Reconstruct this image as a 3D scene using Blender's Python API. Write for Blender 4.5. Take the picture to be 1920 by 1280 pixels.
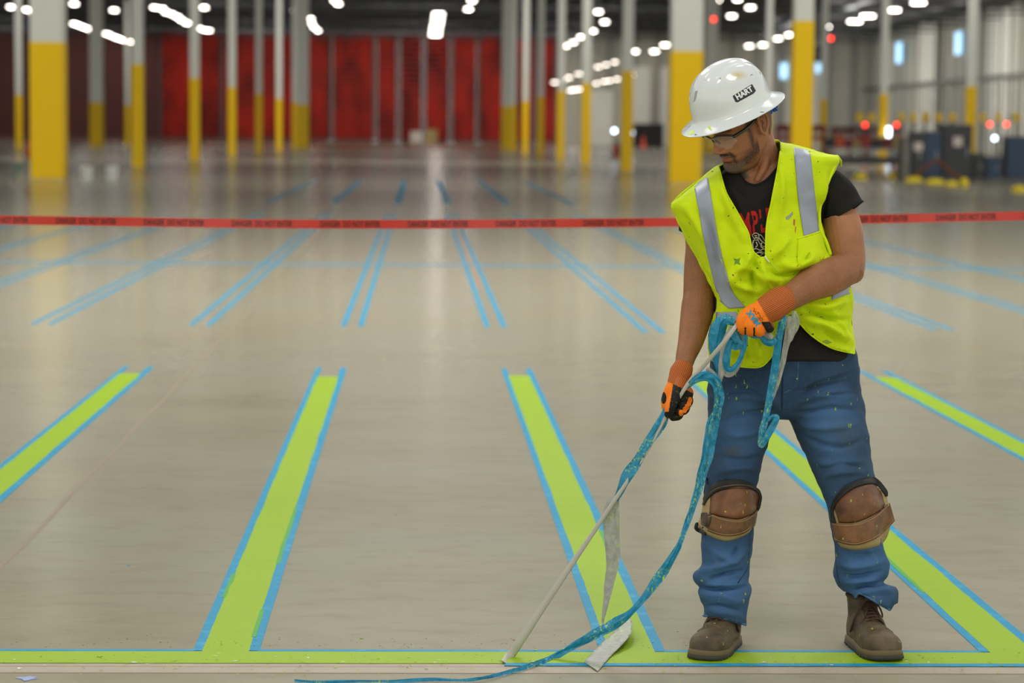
import bpy, bmesh, math, random
import numpy as np
from mathutils import Vector, Matrix, noise
from mathutils.bvhtree import BVHTree

for _o in list(bpy.data.objects):
    bpy.data.objects.remove(_o)
SC = bpy.context.scene
COL = SC.collection
random.seed(7)
np.random.seed(7)

# ---------------------------------------------------------------- camera
FPX = 4400.0                      # focal length in pixels of a 1920 px wide frame (82.5 mm)
CAM_H = 1.5
YAW, PITCH, ROLL = math.atan(177 / FPX), math.atan(389.5 / FPX), 0.0095
RM = (Matrix.Rotation(-YAW, 3, 'Z') @ Matrix.Rotation(math.pi / 2 - PITCH, 3, 'X')
      @ Matrix.Rotation(ROLL, 3, 'Z'))
RMN = np.array(RM)
CAMP = np.array([0, 0, CAM_H])
cam_data = bpy.data.cameras.new('camera')
cam = bpy.data.objects.new('camera', cam_data)
COL.objects.link(cam)
cam.matrix_world = Matrix.Translation((0, 0, CAM_H)) @ RM.to_4x4()
cam_data.sensor_width = 36
cam_data.lens = FPX / 1920 * 36
cam_data.clip_end = 900
cam_data.dof.use_dof = True
cam_data.dof.focus_distance = 6.85
cam_data.dof.aperture_fstop = 3.1
SC.camera = cam

# ---------------------------------------------------------------- world and exposure
world = bpy.data.worlds.new('world')
SC.world = world
world.use_nodes = True
# the rest of the hall behind and beside the camera: pale walls lit all along, darker roof above
_wt = world.node_tree
_tc = _wt.nodes.new('ShaderNodeTexCoord'); _sx = _wt.nodes.new('ShaderNodeSeparateXYZ'); _rp = _wt.nodes.new('ShaderNodeValToRGB')
_wt.links.new(_tc.outputs['Generated'], _sx.inputs[0]); _wt.links.new(_sx.outputs[2], _rp.inputs[0])
_wt.links.new(_rp.outputs[0], _wt.nodes['Background'].inputs[0])
for _e, (_p, _c) in zip(_rp.color_ramp.elements, ((.10, (.985, 1.0, .93, 1)), (.55, (.30, .31, .32, 1)))):
    _e.position = _p; _e.color = _c
_wt.nodes['Background'].inputs[1].default_value = 1.52
SC.view_settings.view_transform = 'Standard'
SC.view_settings.look = 'None'
SC.view_settings.exposure = 0.0
SC.view_settings.gamma = 1
SC.view_settings.use_curve_mapping = False
SC.cycles.use_denoising = True
SC.cycles.max_bounces = 6
SC.cycles.caustics_reflective = False
SC.cycles.caustics_refractive = False
SC.cycles.sample_clamp_indirect = 1.5

def area_light(name, loc, size, power, color=(1, .97, .92), rot=(0, 0, 0), size_y=None):
    d = bpy.data.lights.new(name, 'AREA')
    d.energy = power
    d.color = color
    d.size = size
    if size_y:
        d.shape = 'RECTANGLE'
        d.size_y = size_y
    o = bpy.data.objects.new(name, d)
    COL.objects.link(o)
    o.location = loc
    o.rotation_euler = rot
    return o

# the hall's light over the work area and the long rows down the hall, plus added fill lights
for _x, _y, _p in ((-3, 0, 330), (4, 1, 330), (-6, 10, 130), (5, 11, 130), (-5, 20, 1150), (1, 24, 1150), (8, 20, 1150)):
    area_light('work_area_light', (_x, _y, 12.5), 3.0, _p)
for _y in (38, 70, 120, 180, 250, 320):
    for _x in (-58, -22, 0, 20, 52):
        area_light('hall_light', (_x, _y, 14.0), 13, 420 if _y > 100 else 300, size_y=16)
        area_light('added_front_fill', (_x, _y - 6, 14.0), 6, {38: 350, 70: 800}.get(_y, 1500), rot=(math.radians(62), 0, 0))  # tilted one is an added fill that brightens column and rack faces
for _y in (170, 215, 260, 305):
    area_light('added_wall_fill', (44, _y, 13.8), 8, 6000, rot=(0, math.radians(-62), 0))  # added fill aimed at the right wall, not a fixture of the hall

# ---------------------------------------------------------------- projection helpers
def ray(px, py):
    d = RMN @ np.array([(px - 960) / FPX, (640 - py) / FPX, -1.0])
    return d
YM = 6.85
MPP = YM / FPX                      # metres per pixel at the worker's distance
def W(px, py, dy=0.0):
    d = ray(px, py)
    return Vector(CAMP + d * ((YM + dy) / d[1]))
def F(px, py, z=0.0):
    d = ray(px, py)
    return Vector(CAMP + d * ((z - CAM_H) / d[2]))
def AT(px, py, Y):
    d = ray(px, py)
    return Vector(CAMP + d * (Y / d[1]))
def proj(co):
    c = (np.asarray(co, dtype=float) - CAMP) @ RMN
    return np.stack([960 + FPX * c[..., 0] / -c[..., 2], 640 - FPX * c[..., 1] / -c[..., 2]], -1)

# ---------------------------------------------------------------- colours and materials
def lin(h):
    h = h.lstrip('#')
    v = [int(h[i:i + 2], 16) / 255 for i in (0, 2, 4)]
    return tuple(c / 12.92 if c <= .04045 else ((c + .055) / 1.055) ** 2.4 for c in v)
_MATS = {}
class NT:
    """small node graph helper"""
    def __init__(s, m):
        s.m = m; s.t = m.node_tree; s.b = s.t.nodes['Principled BSDF']
    def n(s, kind, **kw):
        x = s.t.nodes.new(kind)
        for k, v in kw.items():
            if k.startswith('i_'):
                key = k[2:]
                x.inputs[int(key) if key.isdigit() else key].default_value = v
            else:
                setattr(x, k, v)
        return x
    def l(s, a, b): s.t.links.new(a, b)
    def coords(s, scale=(1, 1, 1), rot=(0, 0, 0)):
        tc = s.n('ShaderNodeTexCoord'); mp = s.n('ShaderNodeMapping')
        mp.inputs['Scale'].default_value = scale; mp.inputs['Rotation'].default_value = rot
        s.l(tc.outputs['Object'], mp.inputs[0]); return mp.outputs[0]
    def noise(s, vec, scale, detail=4, rough=.55):
        x = s.n('ShaderNodeTexNoise', i_Scale=scale, i_Detail=detail, i_Roughness=rough)
        s.l(vec, x.inputs['Vector']); return x.outputs['Fac']
    def ramp(s, fac, stops):
        r = s.n('ShaderNodeValToRGB')
        e = r.color_ramp.elements
        while len(e) < len(stops): e.new(.5)
        for el, (p, c) in zip(e, stops):
            el.position = p; el.color = tuple(c) + ((1,) if len(c) == 3 else ())
        s.l(fac, r.inputs[0]); return r.outputs[0]
    def mix(s, fac, a, b, mode='MIX'):
        x = s.n('ShaderNodeMix', data_type='RGBA', blend_type=mode)
        for sock, v in ((x.inputs[0], fac), (x.inputs[6], a), (x.inputs[7], b)):
            if isinstance(v, bpy.types.NodeSocket): s.l(v, sock)
            elif isinstance(v, (int, float)): sock.default_value = v
            else: sock.default_value = tuple(v) + (1,)
        return x.outputs[2]
    def math(s, op, a, b=0.0):
        x = s.n('ShaderNodeMath', operation=op)
        for k, v in enumerate((a, b)):
            if isinstance(v, bpy.types.NodeSocket): s.l(v, x.inputs[k])
            else: x.inputs[k].default_value = v
        return x.outputs[0]
    def bump(s, h, dist, strength=1.0):
        x = s.n('ShaderNodeBump', i_Distance=dist, i_Strength=strength)
        s.l(h, x.inputs['Height']); s.l(x.outputs[0], s.b.inputs['Normal'])
    def attr(s, name):
        x = s.n('ShaderNodeAttribute', attribute_name=name); return x
    def flecks(s, vec, scale, thresh, base, colour, stretch=None):
        """scattered specks of paint: small voronoi cells, a random few of them coloured"""
        v = s.n('ShaderNodeTexVoronoi', i_Scale=scale)
        nz = s.n('ShaderNodeTexNoise', i_Scale=scale * 1.6, i_Detail=3.0); s.l(vec, nz.inputs['Vector'])
        add = s.n('ShaderNodeVectorMath', operation='MULTIPLY_ADD')
        s.l(nz.outputs['Color'], add.inputs[0]); add.inputs[1].default_value = (1.6 / scale,) * 3; s.l(vec, add.inputs[2])
        s.l(add.outputs[0], v.inputs['Vector'])
        near = s.math('LESS_THAN', v.outputs['Distance'], .30)
        sep = s.n('ShaderNodeSeparateColor'); s.l(v.outputs['Color'], sep.inputs[0])
        pick = s.math('GREATER_THAN', sep.outputs[0], thresh)
        return s.mix(s.math('MULTIPLY', near, pick), base, colour)

def mat(name, color=None, rough=.6, metal=0, spec=.5, emit=None, estr=1, build=None, var=0.0, vscale=6, **kw):
    if name in _MATS: return _MATS[name]
    m = bpy.data.materials.new(name); m.use_nodes = True
    g = NT(m); b = g.b
    c = lin(color) if isinstance(color, str) else (color or (.5, .5, .5))
    b.inputs['Base Color'].default_value = c + (1,)
    b.inputs['Roughness'].default_value = rough
    b.inputs['Metallic'].default_value = metal
    b.inputs['Specular IOR Level'].default_value = spec
    for k, v in kw.items():
        b.inputs[k.replace('_', ' ')].default_value = v
    if emit:
        b.inputs['Emission Color'].default_value = lin(emit) + (1,)
        b.inputs['Emission Strength'].default_value = estr
    if build: build(g, c)
    elif var:
        f = g.noise(g.coords(), vscale)
        g.l(g.mix(f, tuple(x * (1 - var) for x in c), tuple(min(1, x * (1 + var)) for x in c)), b.inputs['Base Color'])
    _MATS[name] = m
    return m

# ---------------------------------------------------------------- object helpers
def tag(o, label=None, cat=None, group=None, kind=None):
    if label: o['label'] = label
    if cat: o['category'] = cat
    if group: o['group'] = group
    if kind: o['kind'] = kind
    return o
def empty(name, loc=(0, 0, 0), parent=None):
    o = bpy.data.objects.new(name, None); COL.objects.link(o)
    o.location = loc; o.empty_display_size = .1
    if parent: o.parent = parent
    return o
def link(name, me, m=None, parent=None, smooth=False):
    o = bpy.data.objects.new(name, me); COL.objects.link(o)
    if m is not None:
        for x in (m if isinstance(m, (list, tuple)) else [m]): me.materials.append(x)
    if parent:
        o.parent = parent
        o.matrix_parent_inverse = Matrix.Translation(-Vector(parent.location)) if parent.type == 'EMPTY' and not parent.parent else Matrix()
    if smooth:
        me.polygons.foreach_set('use_smooth', [True] * len(me.polygons))
    return o
def mesh(name, vs, fs):
    me = bpy.data.meshes.new(name)
    me.from_pydata([tuple(v) for v in vs], [], [tuple(int(i) for i in f) for f in fs])
    me.update()
    return me
class MB:
    """collects simple shapes and links them as one mesh object"""
    def __init__(s): s.v = []; s.f = []
    def add(s, vs, fs):
        k = len(s.v); s.v += [tuple(v) for v in vs]; s.f += [tuple(i + k for i in f) for f in fs]; return s
    def box(s, x0, x1, y0, y1, z0, z1):
        return s.add([(x0, y0, z0), (x1, y0, z0), (x1, y1, z0), (x0, y1, z0), (x0, y0, z1), (x1, y0, z1), (x1, y1, z1), (x0, y1, z1)],
                     [(0, 3, 2, 1), (4, 5, 6, 7), (0, 1, 5, 4), (1, 2, 6, 5), (2, 3, 7, 6), (3, 0, 4, 7)])
    def cyl(s, x, y, z0, z1, r0, r1=None, n=16):
        r1 = r0 if r1 is None else r1
        a = [2 * math.pi * i / n for i in range(n)]
        vs = [(x + r0 * math.cos(t), y + r0 * math.sin(t), z0) for t in a] + [(x + r1 * math.cos(t), y + r1 * math.sin(t), z1) for t in a]
        fs = [(i, (i + 1) % n, n + (i + 1) % n, n + i) for i in range(n)] + [tuple(range(n - 1, -1, -1)), tuple(range(n, 2 * n))]
        return s.add(vs, fs)
    def tube(s, pts, rad, n=8, flat=1.0):
        v, f = tube_geo(pts, rad, n, flat); return s.add(v, f)
    def rings(s, R):
        v, f = ring_geo(R); return s.add(v, f)
    def build(s, name, m=None, parent=None, smooth=False):
        return link(name, mesh(name, s.v, s.f), m, parent, smooth)
def ring_geo(R, cap=True):
    n = len(R[0]); vs = [tuple(p) for r in R for p in r]; fs = []
    for i in range(len(R) - 1):
        for j in range(n):
            fs.append((i * n + j, i * n + (j + 1) % n, (i + 1) * n + (j + 1) % n, (i + 1) * n + j))
    if cap:
        c0 = np.mean([np.array(p) for p in R[0]], 0); c1 = np.mean([np.array(p) for p in R[-1]], 0)
        vs += [tuple(c0), tuple(c1)]; a = len(vs) - 2
        for j in range(n):
            fs.append((a, (j + 1) % n, j)); fs.append((a + 1, (len(R) - 1) * n + j, (len(R) - 1) * n + (j + 1) % n))
    return vs, fs
def smooth_path(P, per=6):
    """Catmull-Rom through rows of numbers"""
    P = np.array(P, float); out = []
    for i in range(len(P) - 1):
        a = P[max(i - 1, 0)]; b = P[i]; c = P[i + 1]; d = P[min(i + 2, len(P) - 1)]
        for k in range(per):
            t = k / per
            out.append(.5 * ((2 * b) + (c - a) * t + (2 * a - 5 * b + 4 * c - d) * t * t + (3 * b - a - 3 * c + d) * t ** 3))
    out.append(P[-1]); return np.array(out)
def tube_geo(pts, rad, n=12, flat=1.0, round_ends=True):
    P = [Vector(p) for p in pts]; rad = list(rad) if hasattr(rad, '__len__') else [rad] * len(P)
    if round_ends:
        t0 = (P[0] - P[1]).normalized(); t1 = (P[-1] - P[-2]).normalized()
        pre = [(P[0] + t0 * rad[0] * s, rad[0] * math.sqrt(1 - s * s)) for s in (.97, .8, .45)]
        post = [(P[-1] + t1 * rad[-1] * s, rad[-1] * math.sqrt(1 - s * s)) for s in (.45, .8, .97)]
        P = [p for p, _ in pre] + P + [p for p, _ in post]; rad = [r for _, r in pre] + rad + [r for _, r in post]
    R = []; u = None
    for i, p in enumerate(P):
        t = (P[min(i + 1, len(P) - 1)] - P[max(i - 1, 0)]).normalized()
        if u is None:
            u = t.orthogonal().normalized()
        u = (u - t * u.dot(t)).normalized(); w = t.cross(u)
        R.append([p + (u * math.cos(a) + w * math.sin(a) * flat) * rad[i] for a in [2 * math.pi * k / n for k in range(n)]])
    return ring_geo(R)
# ================================================================ THE HALL
K = 0.9375
def floor_build(g, c):
    v = g.coords()
    vs = g.coords((.55, 1.15, 1))
    n1 = g.noise(vs, 1.3, 6, .62); n2 = g.noise(v, .45, 3); n3 = g.noise(vs, 9, 5, .6)
    a = g.mix(n1, lin('#8b846b'), lin('#b2ac93'))
    a = g.mix(g.ramp(n2, [(.35, (0, 0, 0)), (.7, (1, 1, 1))]), a, lin('#a19d88'))
    dark = g.ramp(n3, [(.30, (1, 1, 1)), (.52, (0, 0, 0))])
    a = g.mix(g.math('MULTIPLY', dark, .30), a, lin('#857b66'))
    sp = g.noise(v, 160, 2); sp = g.ramp(sp, [(.28, (1, 1, 1)), (.34, (0, 0, 0))])
    a = g.mix(g.math('MULTIPLY', sp, .35), a, lin('#6d6452'))
    g.l(a, g.b.inputs['Base Color'])
    r = g.n('ShaderNodeMapRange', i_3=.17, i_4=.22); g.l(n1, r.inputs[0])
    g.b.inputs['Roughness'].default_value = .19
M_floor = mat('polished_concrete', '#aca189', spec=.5, build=floor_build)
fl = MB().box(-95, 75, -12, 362, -.2, 0).build('floor', M_floor); tag(fl, kind='structure')

def decal(name, quads, m, z=.0012, h=.0010):
    """thin slab lying on the floor, from a left and a right polyline of floor points"""
    L, R = quads; n = len(L); vs = []; fs = []
    for (a, b) in zip(L, R):
        vs += [(a[0], a[1], z), (b[0], b[1], z), (a[0], a[1], z - h), (b[0], b[1], z - h)]
    for i in range(n - 1):
        k = i * 4
        fs += [(k, k + 1, k + 5, k + 4), (k + 2, k + 6, k + 7, k + 3), (k, k + 4, k + 6, k + 2), (k + 1, k + 3, k + 7, k + 5)]
    fs += [(0, 2, 3, 1), (n * 4 - 4, n * 4 - 3, n * 4 - 1, n * 4 - 2)]
    return link(name, mesh(name, vs, fs), m)
def strip(name, xa, xb, ya, yb, m, z, wob=0.0, seed=0, step=.06, wobr=None):
    n = max(2, int(abs(yb - ya) / step) + 1) if wob else 2
    L = []; R = []; wobr = wob if wobr is None else wobr
    for i in range(n):
        y = ya + (yb - ya) * i / (n - 1)
        e = lambda s: noise.noise(Vector((seed + s, y * 2.3, 0))) + .6 * noise.noise(Vector((seed + s, y * 11, 3))) + .3 * noise.noise(Vector((seed + s, y * 40, 5)))
        L.append((xa + wob * e(0), y)); R.append((xb + wobr * e(7), y))
    return decal(name, (L, R), m, z)
def stripx(name, x0, x1, ya, yb, m, z, wob=0.0, seed=0, slope=0.0, step=.06):
    n = max(2, int(abs(x1 - x0) / step) + 1) if wob else 2
    L = []; R = []
    for i in range(n):
        x = x0 + (x1 - x0) * i / (n - 1)
        e = lambda s: noise.noise(Vector((seed + s, x * 2.3, 0))) + .5 * noise.noise(Vector((seed + s, x * 14, 3)))
        R.append((x, ya + slope * x + wob * e(0))); L.append((x, yb + slope * x + wob * e(9)))
    return decal(name, (L, R), m, z)
def paint_build(g, c):
    n = g.noise(g.coords((1, 3, 1)), 4, 4)
    g.l(g.mix(n, lin('#86a800'), lin('#92b004')), g.b.inputs['Base Color'])
def tape_build(g, c):
    n = g.noise(g.coords(), 14, 4)
    f = g.ramp(n, [(.52, (0, 0, 0)), (.72, (1, 1, 1))])
    g.l(g.mix(g.math('MULTIPLY', f, .55), lin('#0085ab'), lin('#4fa6c4')), g.b.inputs['Base Color'])
M_paint = mat('lime_floor_paint', '#a8ca10', rough=.45, spec=.18, build=paint_build)
M_thin = mat('thin_lime_paint_over_tape', '#4c9c3c', rough=.5, spec=.2, var=.15)
M_tape = mat('blue_masking_tape', '#0f96bb', rough=.5, spec=.18, build=tape_build)
M_tape_far = mat('blue_masking_tape_plain', '#3187a8', rough=.5, spec=.2, var=.2, vscale=3)
# y of the cross stripe: from floor points
yb_t = F(400, 1222)[1]; yb_b = F(400, 1237)[1]
ye = F(700, 703)[1]; yt = F(700, 690)[1]
XS = [-1.775, -.552, .628, 1.745, 2.925]
ORD = ['leftmost', 'second', 'middle', 'fourth', 'rightmost']
GW = .066
SL = (F(1850, 1225)[1] - F(0, 1222)[1]) / (F(1850, 1225)[0] - F(0, 1222)[0])
for i, x in enumerate(XS):
    sh = (.0, .0, .0, .0, .0)[i]
    yy = yb_t + SL * (x + .8) - .02
    s = strip('painted_stripe', x - GW, x + GW, yy, ye + .12 * (i == 1) * -1, M_paint, .0022, .004, i * 13.0)
    where = ['at the left photo edge', 'second from left', 'crossed by peeled tape', 'behind the worker\'s legs', 'furthest right'][i]
    tag(s, 'lime green floor stripe running away, ' + where, 'floor stripe', 'lime stripes painted on the floor')
    for side, nm in ((-1, 'left'), (1, 'right')):
        xa, xb = (x - GW - .028, x - GW + .006) if side < 0 else (x + GW - .006, x + GW + .032)
        t = strip('masking_tape', xa, xb, yy + .035, yt, M_tape, .0016, .0012, i * 31.0 + side)
        tag(t, 'blue tape on the %s edge of the lime stripe %s' % (nm, where), 'tape', 'blue tape edging the painted stripes')
# thin paint over tape patches
for (i, side, ya, yb2) in ((1, 1, 8.1, 9.3), (1, -1, 7.5, 7.9), (2, 1, 8.0, 8.8), (1, 1, 6.9, 7.3), (3, -1, 7.6, 8.4)):
    x = XS[i] + side * (GW + .002)
    o = strip('paint_overlap', x - .007, x + .007, ya, yb2, M_thin, .0026, .004, ya)
    tag(o, 'thin green paint over the %s blue tape of the %s stripe, %s' % ('right' if side > 0 else 'left', ORD[i], 'nearest camera' if ya < 7.6 else 'further up'), 'paint smear')
base = stripx('painted_stripe', -2.2, 3.3, yb_b + SL * .8 - .045, yb_t + SL * .8, M_paint, .0024, .003, 5, SL)
tag(base, 'long lime green cross stripe running left to right under the boots', 'floor stripe')
xs_edges = [-2.3] + [v for x in XS[1:4] for v in (x - GW - .026, x + GW + .028)] + [3.2]
lab = ['left of the second stripe', 'between the second and middle stripe', 'between the middle and fourth stripe', 'right of the fourth']
for k in range(4):
    o = stripx('masking_tape', xs_edges[2 * k], xs_edges[2 * k + 1], yb_t + SL * .8 + .004, yb_t + SL * .8 + .030, M_tape, .0018, .001, k, SL)
    tag(o, 'blue tape on the cross stripe far edge, ' + lab[k], 'tape', 'blue tape on the far edge of the cross stripe')
xl = F(945, 1243)[0]
o = stripx('masking_tape', xl, 3.3, yb_b + SL * .8 - .075, yb_b + SL * .8 - .042, M_tape, .0028, .001, 9, SL)
tag(o, 'blue tape on the near edge of the cross stripe, still stuck right of the peel', 'tape')
# far rows: pairs of unpainted tape
y0 = F(700, 612)[1]
for k, x in enumerate([-6.42, -5.25, -4.08, -2.91, -1.69, -.514, .605, 1.80, 2.97, 4.12, 5.3, 6.45]):
    for side in (-1, 1):
        xa = x + side * .066
        n1 = 44 if -3 < x < 3 else 40
        o = strip('masking_tape', xa - .021, xa + .021, y0 + (.4 if k == 7 else 0) * -1, n1, M_tape_far, .0014)
        tag(o, 'far blue tape line, %s of pair %s' % ('left' if side < 0 else 'right', ['left of frame edge', 'beyond the far left', 'at the left edge', 'starting near the left edge', 'left of the second green stripe', 'above second and middle stripe', 'left of the red chalk line', 'just left of the worker', 'hidden behind the worker', 'right of the worker', 'far right', 'at the right frame edge'][k]), 'tape', 'blue tape pairs on the unpainted floor')
o = strip('chalk_line', .60, .612, F(890, 540)[1], 36, mat('red_chalk', '#b56a4c', rough=.8), .001)
tag(o, 'thin orange-red chalk line between a far pair of blue tapes', 'chalk line')
for k, x in enumerate([-3.2, -1.8, -.45, .62, 1.9, 3.3]):
    o = strip('masking_tape', x - .07, x + .07, 50, 74, M_tape_far, .0014)
    tag(o, 'blurred blue tape far beyond the red barrier tape, %s' % ['leftmost', 'second from left', 'middle left', 'middle right', 'second from right', 'rightmost'][k], 'tape', 'blue tape beyond the barrier')
o = stripx('masking_tape', -9, 12, F(700, 497)[1], F(700, 495)[1], M_tape_far, .001)
tag(o, 'faint blue tape line crossing the floor left to right in the distance', 'tape')
# saw-cut joints and hairline cracks in the slab
M_joint = mat('joint_filler', '#7d705a', rough=.7)
def joint(pts, w, label):
    L = [(p[0] - w, p[1]) for p in pts]; R = [(p[0] + w, p[1]) for p in pts]
    o = decal('trim_1', (L, R), M_joint, .0009, .0006); tag(o, kind='structure')
joint([(-1.425 + .006 * math.sin(y * 3), y) for y in np.linspace(6, 48, 120)], .0095, '')
M_joint2 = mat('joint_shadowless', '#93866e', rough=.6)
ya = F(960, 1262)[1]; yc = F(960, 1240)[1]
for (y, w) in ((ya, .004), (F(960, 1250)[1], .0012)):
    o = stripx('trim_2', -2.4, 3.4, y - w, y + w, M_joint, .0009, .0006, y, SL); tag(o, kind='structure')
o = stripx('trim_3', -2.4, 3.4, ya, F(960, 1241)[1], mat('cut_slab_edge', '#998d76', rough=.5, var=.15, vscale=12), .0006, .001, 4, SL)
tag(o, kind='structure')
# chips and flecks of lime paint
def chips(name, n, xr, fy, size, m, label, seed):
    rs = random.Random(seed); mb = MB()
    for i in range(n):
        x = rs.uniform(*xr); y = fy(rs)
        s = size * rs.uniform(.3, 1.4) ; a = rs.uniform(0, 6.28); e = rs.uniform(.25, .8)
        p = []
        for k in range(5):
            t = a + k * 1.2566 + rs.uniform(-.3, .3); r = s * rs.uniform(.5, 1)
            q = (r * math.cos(t), r * math.sin(t) * e)
            p.append((x + q[0], y + q[1], .003 + .002 * rs.random()))
        mb.add(p, [(0, 1, 2, 3, 4)])
    o = mb.build(name, m); tag(o, label, 'paint flecks', kind='stuff'); return o
chips('paint_flecks', 560, (-1.6, 2.3), lambda r: yb_b + r.gauss(-.06, .08), .0062, M_paint, 'tiny lime green paint chips scattered along the near edge of the cross stripe', 3)
chips('dirt_specks', 260, (-1.6, .9), lambda r: yb_t + abs(r.gauss(0, .10)) + .03, .0042, mat('dark_grit', '#5f5a40', rough=.9), 'dark specks of grit along the far edge of the cross stripe', 4)
chips('tape_scraps', 40, (-1.6, 1.5), lambda r: yb_b + r.gauss(-.03, .05), .009, mat('pale_scrap', '#d9dccb', rough=.6), 'pale scraps of tape and paint skin by the cross stripe', 5)
for px, py, w, m, lb in ((241, 1060, 6, 'blue', 'small blue tape scrap on bare concrete between the left stripes'), (742, 965, 4, 'dark', 'tiny dark speck on bare concrete between the second and middle stripes'),
                         (720, 672, 7, 'green', 'small green paint drop on bare concrete beyond the stripes'), (678, 1197, 8, 'green', 'green paint drop near the cross stripe left of the peeled tape')):
    c = F(px, py); r = w * c[1] / FPX / 2
    o = MB().cyl(c[0], c[1], .0005, .002, r, r * .7, 9).build('floor_speck', mat('speck_' + m, {'blue': '#11789c', 'dark': '#4c4a45', 'green': '#6f9a2c'}[m]))
    tag(o, lb, 'speck')
c = F(52, 1272)
mb = MB(); rs = random.Random(2)
ring = [(c[0] + .03 * math.cos(t) * rs.uniform(.5, 1.2), c[1] + .028 * math.sin(t) * rs.uniform(.5, 1.2), .0015) for t in np.linspace(0, 6.1, 17)]
o = mb.add(ring, [tuple(range(17))]).build('paint_splat', mat('periwinkle_paint', '#8b96c4')); tag(o, 'small periwinkle blue paint splat on the floor in the bottom left corner', 'paint splat')

# ---------------------------------------------------------------- ceiling, walls
CZ = 16.4 * K / K
M_deck = mat('dark_roof_deck', '#26262a', rough=.9, var=.2, vscale=.4)
ce = MB().box(-95, 75, 40, 362, 16.6, 16.8)
ce = ce.build('ceiling', M_deck); tag(ce, kind='structure')
M_truss = mat('roof_steel', '#3a3b3e', rough=.6)
tr_mb = MB()
for y in np.arange(60, 350, 11.5):
    tr_mb.box(-90, 70, y - .12, y + .12, 15.0, 15.2); tr_mb.box(-90, 70, y - .12, y + .12, 16.35, 16.6)
    for x in np.arange(-88, 68, 6):
        tr_mb.tube([(x, y, 15.1), (x + 3, y, 16.4)], .07, 4); tr_mb.tube([(x + 3, y, 16.4), (x + 6, y, 15.1)], .07, 4)
o = tr_mb.build('trim_4', M_truss); tag(o, kind='structure')
mb = MB()
for x in np.arange(-88, 66, 9.7): mb.box(x - .1, x + .1, 60, 350, 15.6, 16.0)
o = mb.build('trim_5', M_truss); tag(o, kind='structure')
M_wall = mat('precast_wall', '#a4a296', rough=.8, var=.10, vscale=.25)
M_wall_light = mat('precast_wall_pale_panel', '#c3c3ba', rough=.8, var=.08, vscale=.3)
M_rib = mat('wall_rib', '#85857f', rough=.8)
WX = 66.5
mb = MB().box(WX, WX + .4, 150, 350, 0, 16.6)
o = mb.build('wall_right', M_wall); tag(o, kind='structure')
mb = MB()
for y in np.arange(152, 350, 4.6):
    mb.box(WX - .35, WX, y, y + .35, 0, 16.6)
for y in np.arange(160, 350, 23):
    mb.box(WX - .9, WX, y, y + 1.0, 0, 16.6)
o = mb.build('trim_6', M_rib); tag(o, kind='structure')
for y in (232, 262, 300, 330):
    o = MB().box(WX - .2, WX, y, y + 12, 0, 16.4).build('trim_9', M_wall_light); tag(o, kind='structure')
o = MB().box(-93, -92.6, 60, 350, 0, 16.6).build('wall_left', M_wall); tag(o, kind='structure')
# pipe ledge along the right wall
zl = AT(1920, 138, WX / ray(1920, 138)[0] * ray(1920, 138)[1])[2]
o = MB().box(WX - .9, WX - .4, 150, 350, zl - .35, zl + .1).build('trim_7', mat('dark_ledge', '#5c5c58', rough=.7)); tag(o, kind='structure')
mb = MB()
for y in np.arange(152, 350, 2.3): mb.box(WX - .75, WX - .6, y, y + .15, 0, zl - .35)
o = mb.build('trim_8', mat('guide_rail', '#85857d', rough=.7)); tag(o, kind='structure')
# end wall
EY = 347.0
o = MB().box(20, WX, EY, EY + .4, 0, 16.6).build('wall_back', M_wall); tag(o, kind='structure')
mb = MB()
for x in np.arange(24, WX, 3.6): mb.box(x, x + .8, EY - .5, EY, 0, 16.6)
o = mb.build('trim_10', M_rib); tag(o, kind='structure')
for (a, b, z0, z1) in ((25, 28.5, 0, 8), (31, 34, 0, 11.5), (35.5, 38, 0, 11.5), (54, 60, 0, 13)):
    o = MB().box(a, b, EY - .65, EY - .5, z0, z1).build('trim_11', M_wall_light); tag(o, kind='structure')
# daylit windows
M_win = mat('daylit_pane', '#a9d3ee', rough=.3, emit='#9fd2f5', estr=1.6)
for k, (px, y0w, y1w) in enumerate(((1698, 80, 118), (1811, 60, 102), (1470, 119, 147), (1537, 119, 136))):
    r0 = ray(px, (y0w + y1w) / 2)
    Y = WX / r0[0] * r0[1]
    if Y < EY:
        a = AT(px, y0w, Y); b = AT(px, y1w, Y)
        hw = 9 * Y / FPX / .2
        o = MB().box(WX - 1.0, WX - .88, Y - hw * .5, Y + hw * .5, b[2], a[2]).build('window_%d' % (k + 1), M_win)
    else:
        a = AT(px, y0w, EY - .8); b = AT(px, y1w, EY - .8)
        o = MB().box(a[0] - .5, a[0] + .5, EY - .9, EY - .7, b[2], a[2]).build('window_%d' % (k + 1), M_win)
    tag(o, kind='structure')

# ---------------------------------------------------------------- columns
M_colw = mat('white_column_paint', '#cfd0c6', rough=.6, spec=.3, var=.04, vscale=2)
M_coly = mat('safety_yellow_paint', '#e6bb00', rough=.45, spec=.2, var=.03, vscale=2)
M_steel = mat('galvanised_steel', '#8d9092', rough=.45, metal=.6)
GH = 4.27 * K * 1.02
def column(x, y, w, label, group):
    t = empty('support_column', (x, y, 0)); h = w / 2
    tag(t, label, 'column', group)
    p = MB().box(x - h, x + h, y - h, y + h, 0, 15.0).build('post', M_colw, t)
    g = MB(); e = .012
    for (a, b, c, d) in ((-h - e, h + e, -h - e, -h), (-h - e, h + e, h, h + e), (-h - e, -h, -h, h), (h, h + e, -h, h)):
        g.box(x + a, x + b, y + c, y + d, .0, GH)
    q = g.build('yellow_guard', M_coly, t); q['label'] = 'bright yellow lower section'
    MB().box(x - h - .1, x + h + .1, y - h - .1, y + h + .1, 0, .02).build('base_plate', M_steel, t)
    return t
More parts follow.
